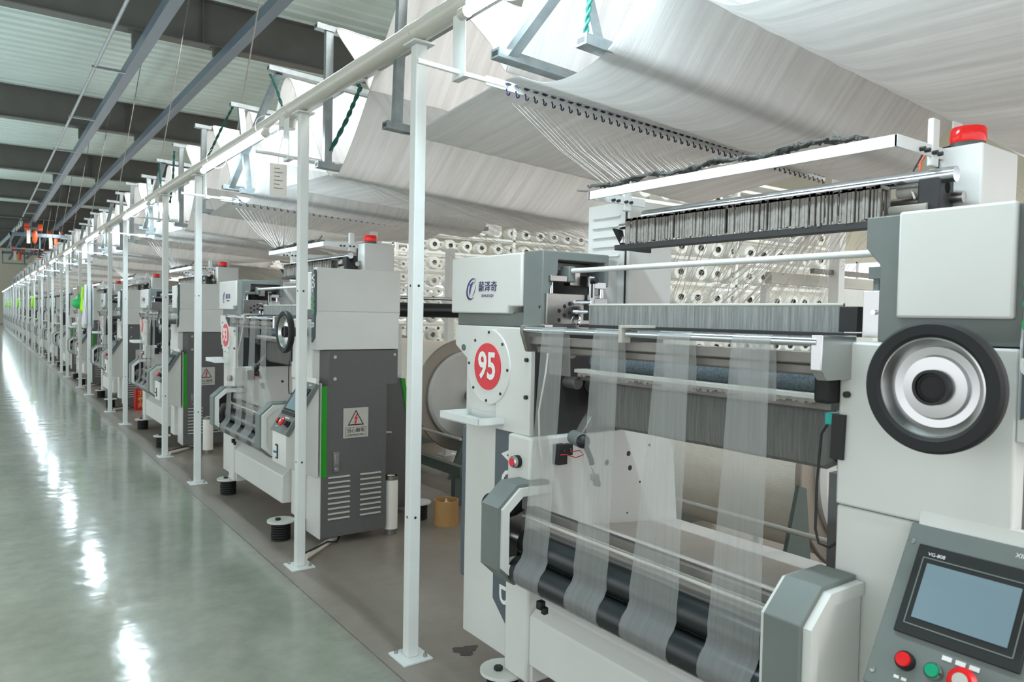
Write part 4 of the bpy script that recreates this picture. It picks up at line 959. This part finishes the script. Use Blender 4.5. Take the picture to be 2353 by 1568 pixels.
L_ = [((3.85, 1.2 + 0.02 * i, 2.15), (9.0 + 0.2 * i, 1.6 + 0.11 * i, 1.75 - 0.01 * i)) for i in range(26)]
yarns(L_, 'creel_yarns', 'grey-white yarns slanting away to the right behind the near upright of machine 95', (4, 1.5, 2), 0.0012)
L_ = [((3.2 + 0.05 * i, 0.75 + 0.012 * i, 2.9), (3.9 + 0.05 * i, 1.5, 1.9)) for i in range(5)]

# ------------------------------------------------------------------ creels with bobbins
def creel(yr, lab, nfr=1):
    r = thing('creel_rack', (6.2, yr, 0), lab, 'creel rack', 'white bobbin racks')
    for x in (4.6, 6.3, 8.0):
        for dy in (0.18, -0.18): part(B().box(x - 0.02, x + 0.02, yr + dy - 0.02, yr + dy + 0.02, 0, 2.9), 'upright', 'post_paint', r)
    for i in range(11):
        z = 0.36 + 0.245 * i; part(B().box(4.55, 8.05, yr - 0.20, yr - 0.17, z, z + 0.03), 'shelf_bar', 'post_paint', r)
        part(B().box(4.55, 8.05, yr + 0.02, yr + 0.04, z, z + 0.02), 'shelf_bar', 'post_paint', r)
    part(B().box(4.55, 8.05, yr - 0.2, yr + 0.2, 2.9, 2.93), 'top_frame', 'post_paint', r)
    return r
def bobbin_bodies(x, y, z, b1, b2):
    b1.lathe((x, y, z), (-0.25, -1, 0), [(0.030, -0.10), (0.080, -0.095), (0.088, -0.05), (0.080, 0.07), (0.072, 0.085), (0.030, 0.088)], 20)
    b2.lathe((x, y, z), (-0.25, -1, 0), [(0.0, -0.12), (0.032, -0.12), (0.030, 0.098), (0.026, 0.102), (0.022, 0.08), (0.0, 0.08)], 14)
cr = [creel(5.0, 'white creel rack full of bobbins, seen through the open middle of machine 95'),
      creel(8.9, 'white creel rack of bobbins seen between the nearest post and the head of machine 95'),
      creel(12.8, 'third white creel rack, farther back to the left')]
bb = thing('yarn_bobbin', (0, 0, 0)); b1 = B(); b2 = B(); bobbin_bodies(0, 0, 0, b1, b2)
yb = part(b1, 'yarn_cone', 'yarn_cone', bb); part(b2, 'core_tube', 'cone_core', bb)
used = False; rn = ['bottom', 'second', 'third', 'fourth', 'fifth', 'sixth', 'seventh', 'eighth', 'ninth', 'top']
for ci, (yr, where) in enumerate(((5.0, 'the nearest creel'), (8.9, 'the second creel'))):
    for lv_ in range(10):
        for i in range(13):
            o = bb if not used else copy_tree(bb); used = True
            o.location = (4.75 + i * 0.26, yr - 0.08 + rnd.uniform(-.02, .02), 0.49 + 0.245 * lv_)
            tag(o, 'white bobbin, %s from the left on the %s shelf of %s' % (ordw(i + 1), rn[lv_], where), 'bobbin', 'white bobbins on the creel racks')
b1 = B()
for lv_ in range(10):
    for i in range(13): bobbin_bodies(4.75 + i * 0.26, 12.72, 0.49 + 0.245 * lv_, b1, B())
single(b1, 'yarn_bobbins', 'yarn_cone', (6, 12.72, 1), 'white bobbins filling the third creel rack in the distance', 'bobbins', None, 'stuff')
# columns and thin gantry beyond the machines
def column(x, y, w_, h, lab):
    r = thing('steel_column', (x, y, 0), lab, 'column', 'white columns behind the machines')
    part(B().box(x - w_, x + w_, y - w_, y + w_, 0.01, h), 'shaft', 'post_paint', r, bevel=0.004)
    part(B().box(x - 2 * w_, x + 2 * w_, y - 2 * w_, y + 2 * w_, 0, 0.01), 'base_plate', 'post_paint', r)
column(4.45, 2.62, 0.035, 2.5, 'thick white column seen through machine 95, right of the creel')
column(4.1, 2.9, 0.022, 1.73, 'thin cream column left of the thick white column behind machine 95')
column(4.05, 6.75, 0.04, 2.2, 'white column behind the head of machine 95, in front of the second creel')
column(4.05, 10.65, 0.04, 2.2, 'white column behind machine 93')
r = thing('cable_tray', (5, 2.7, 1.75), 'light grey cross beam on the thin cream column behind machine 95', 'beam')
part(B().box(3.95, 6.5, 2.75, 2.8, 1.73, 1.80), 'beam', 'plate_silver', r); part(B().box(4.2, 6.5, 2.62, 2.65, 1.80, 1.83), 'rail', 'dull_steel', r)
r = thing('electrical_cabinet', (9, 4.0, 0), 'pale blue and grey cabinet far behind the thick column', 'cabinet')
part(B().box(7.9, 8.6, 4.2, 4.9, 0, 1.95), 'body', 'post_paint', r, bevel=0.01); part(B().box(8.62, 9.2, 4.2, 4.9, 0, 1.9), 'door', 'plate_silver', r, bevel=0.01)

# ------------------------------------------------------------------ warp beams behind the machines
def make_beam():
    r = thing('warp_beam', (3.77, 2.8, 0.733)); c = (3.77, 2.05, 0.733)
    part(B().cyl((3.77, 2.10, 0.733), (3.77, 3.60, 0.733), 0.50, n=56), 'yarn_package', 'beam_cloth', r)
    part(B().lathe(c, (0, 1, 0), [(0.10, 0.0), (0.30, 0.0), (0.30, -0.0), (0.535, 0.0), (0.540, 0.006), (0.540, 0.03), (0.535, 0.036), (0.10, 0.036)], 64), 'flange', 'flange', r, label='brown-grey metal flange')
    part(B().lathe(c, (0, -1, 0), [(0.42, 0.0), (0.425, 0.03), (0.40, 0.05), (0.12, 0.065), (0.0, 0.065)], 64), 'end_disc', 'flange_disc', r)
    part(B().cyl((3.77, 1.85, 0.733), (3.77, 2.1, 0.733), 0.06, n=24), 'shaft', 'dull_steel', r)
    part(B().lathe((3.77, 3.60, 0.733), (0, 1, 0), [(0.10, 0.0), (0.540, 0.0), (0.540, 0.03), (0.10, 0.03)], 56), 'flange', 'flange', r)
    return r
BL = ['cream warp beam roll behind machine 95, seen below its hanging net', 'warp beam behind machine 93 with its big round grey end facing the camera']
wbm = make_beam(); tag(wbm, BL[0], 'warp beam', 'warp beams behind the machines')
for k in range(1, 4):
    c = copy_tree(wbm); c.location = wbm.location + Vector((0, P * k, 0)); tag(c, BL[1] if k == 1 else 'warp beam behind the %s machine, almost hidden' % ordw(k + 1), 'warp beam', 'warp beams behind the machines')
def make_stand():
    r = thing('beam_stand', (3.1, 2.6, 0))
    part(B().box(3.0, 3.06, 0.9, 3.7, 0.24, 0.32), 'long_beam', 'stand_green', r, bevel=0.003)
    part(B().cyl((3.0, 0.9, 0.54), (3.0, 3.7, 0.54), 0.012, n=12), 'guard_rod', 'plate_silver', r)
    for y in (1.0, 3.6):
        part(B().box(3.0, 4.5, y - 0.03, y + 0.03, 0.0, 0.24), 'cross_foot', 'stand_green', r)
        part(B().prism([(3.02, 0.30), (3.26, 0.30), (3.20, 0.70), (3.14, 0.72)], 'y', y + (1.0 if y < 2 else -0.02), y + (1.02 if y < 2 else 0.0)), 'brace_plate', 'stand_green', r)
        part(B().prism([(3.45, 0.0), (4.10, 0.0), (3.85, 0.62), (3.70, 0.62)], 'y', y + (0.80 if y < 2 else 0.12), y + (0.84 if y < 2 else 0.16)), 'bearing_plate', 'stand_green', r)
    return r
sd = make_stand(); tag(sd, 'dark green steel stand under the warp beam of machine 95', 'stand', 'warp beam stands')
for k in range(1, 4):
    c = copy_tree(sd); c.location = sd.location + Vector((0, P * k, 0)); tag(c, 'dark green beam stand with a thin rod, seen between the nearest post and machine 95' if k == 1 else 'green beam stand behind the %s machine, almost hidden' % ordw(k + 1), 'stand', 'warp beam stands')

# ------------------------------------------------------------------ loose things
r = thing('cardboard_tube', (2.70, 4.50, 0), 'short wide brown cardboard tube standing on the floor left of machine 95', 'tube')
part(B().lathe((2.70, 4.50, 0), (0, 0, 1), [(0.088, 0), (0.088, 0.178), (0.080, 0.178), (0.080, 0.004), (0, 0.004)], 40), 'tube', 'cardboard', r, bevel=0)
part(B().add([(2.67, 4.49, 0.15), (2.72, 4.51, 0.15), (2.70, 4.50, 0.19)], [(0, 1, 2)]).box(2.66, 2.74, 4.47, 4.53, 0.01, 0.15), 'paper_scrap', 'paper', r)
def roll(x, y, h, r0, lab):
    r = thing('paper_roll', (x, y, 0), lab, 'roll', 'white wrapped rolls on the floor')
    part(B().lathe((x, y, 0), (0, 0, 1), [(0, 0), (r0 * 0.85, 0), (r0 * 0.85, h * 0.1), (r0, h * 0.1), (r0, h * 0.9), (r0 * 0.9, h * 0.93), (r0 * 0.9, h), (r0 * 0.6, h), (r0 * 0.6, h * 0.96), (0, h * 0.96)], 28), 'roll', 'paper', r)
    part(B().lathe((x, y, 0), (0, 0, 1), [(r0 * 0.86, 0), (r0 * 0.86, h * 0.1)], 28), 'core_end', 'dull_steel', r)
    part(B().lathe((x, y, 0), (0, 0, 1), [(r0 * 0.91, h * 0.93), (r0 * 0.91, h), (r0 * 0.6, h)], 28), 'core_end', 'dull_steel', r)
roll(2.262, 4.50, 0.40, 0.046, 'white wrapped roll standing against the grey end cabinet of machine 93')
roll(1.93, 8.07, 0.385, 0.05, 'white wrapped roll standing near the third post, before the third machine')
r = thing('red_carton', (1.92, 12.05, 0), 'tall red carton with gold characters standing by the fourth machine', 'carton')
part(B().box(1.85, 1.99, 12.0, 12.14, 0, 0.31), 'carton', 'carton_red', r, bevel=0.003)
text('王\n老\n吉', 0.085, 'gold', NX, NY, (1.92, 11.998, 0.16), 'carton_lettering', r)
r = thing('floor_cable_duct', (1.75, 4.4, 0), 'cream cable duct with a black cable running from the second post to machine 93', 'cable duct', 'cable ducts on the floor')
part(B().tube([(1.58, 4.27, 0.02), (1.95, 4.60, 0.03)], 0.018, 10), 'duct', 'cable_white', r)
part(B().tube([(1.56, 4.30, 0.03), (1.66, 4.32, 0.05), (1.78, 4.42, 0.045), (1.86, 4.46, 0.02), (1.93, 4.55, 0.05), (1.94, 4.62, 0.10)], 0.006, 8), 'cable', 'black', r)
for k in range(1, 4):
    c = copy_tree(r); c.location = r.location + Vector((0, P * k, 0)); tag(c, 'cream cable duct on the floor at the foot of the %s machine from the camera' % ordw(k + 2))
r = thing('paper_tag', (1.50, 4.50, 2.4), 'white printed note in a plastic sleeve hanging beside the second post', 'note')
part(B().box(1.44, 1.545, 4.55, 4.552, 2.21, 2.405), 'sleeve', 'paper', r)
tb = B()
for i in range(6): tb.box(1.465, 1.465 + (0.055 if i % 2 else 0.035), 4.548, 4.5495, 2.375 - i * 0.024, 2.379 - i * 0.024)
part(tb, 'print_lines', 'dull_steel', r)
part(B().tube([(1.49, 4.551, 2.40), (1.50, 4.55, 2.5), (1.515, 4.50, 2.62)], 0.002, 6), 'string', 'paper', r)
# clothes and a bag on the seventh and eighth posts
def drape(w_, h, n, m_, x, y, z, amp, seed):
    rr = random.Random(seed); rows = []
    for j_ in range(m_ + 1):
        f = j_ / m_; row = []
        for i in range(n + 1):
            g = i / n - 0.5; ww = w_ * (0.35 + 0.65 * min(1, f * 2.2))
            row.append((x - 0.04 - amp * (0.6 + 0.4 * math.sin(g * 18 + f * 3 + seed)) * (0.4 + 0.6 * f), y + g * ww, z - h * f - 0.02 * math.sin(g * 7 + seed)))
        rows.append(row)
    for j_ in range(m_ + 1): rows[j_] = rows[j_] + [(x + 0.05, y + (i / n - 0.5) * w_ * 0.7, z - h * j_ / m_) for i in range(n, -1, -2)]
    return B().grid(rows)
o = single(drape(0.42, 0.72, 16, 10, 1.52, 14.516, 1.88, 0.06, 2), 'hanging_jacket', 'fabric_white', (1.52, 14.516, 1.88), 'white jacket hanging on the seventh post', 'jacket')
o.modifiers.new('t', 'SOLIDIFY').thickness = 0.006
o = single(drape(0.16, 0.42, 8, 8, 1.49, 14.70, 1.86, 0.05, 5), 'safety_vest', 'hi_vis', (1.49, 14.70, 1.86), 'bright yellow-green vest strip hanging beside the white jacket', 'vest')
o.modifiers.new('t', 'SOLIDIFY').thickness = 0.006
r = thing('green_bag', (1.52, 15.9, 1.6), 'round green plastic bag tied to the eighth post', 'bag')
bgm = B().sphere((1.49, 15.87, 1.58), 0.12, 18, (1, 1, 0.85)); part(bgm, 'bag', 'bag_green', r)
part(B().tube([(1.49, 15.87, 1.67), (1.49, 15.87, 1.76)], 0.02, 8), 'knot', 'bag_green', r)
part(B().box(1.46, 1.485, 15.83, 15.93, 1.76, 1.90), 'note', 'plate_yellow', r)
for i, y in enumerate((30.1, 41.8, 53.5, 61.3)):
    o = single(drape(0.2, 0.4, 6, 6, 1.50, y, 1.85, 0.05, i), 'safety_vest', 'hi_vis', (1.50, y, 1.85), '%s small bright green vest hanging on a distant post, counted from the camera' % ['first', 'second', 'third', 'fourth'][i], 'vest')
    o.modifiers.new('t', 'SOLIDIFY').thickness = 0.006
# white cloth bundle lying on the tray of the fifth machine
o = single(B().sphere((1.66, 18.05, 1.14), 0.09, 16, (1, 1.6, 0.55)), 'cloth_bundle', 'fabric_white', (1.66, 18.05, 1.09), 'small white cloth bundle on the tray of the fifth machine', 'cloth')

st_ = []
for i in range(26):
    t_ = i * math.tau / 26; q = 1 + 0.25 * math.sin(3 * t_ + 1) + 0.12 * math.sin(7 * t_); st_.append((1.754 + 0.055 * q * math.cos(t_), 2.736 + 0.045 * q * math.sin(t_)))
single(B().prism(st_, 'z', 0.0003, 0.0012), 'oil_stain', 'oil_stain', (1.754, 2.736, 0), 'small dark oil stain on the floor right of the nearest post', 'stain')
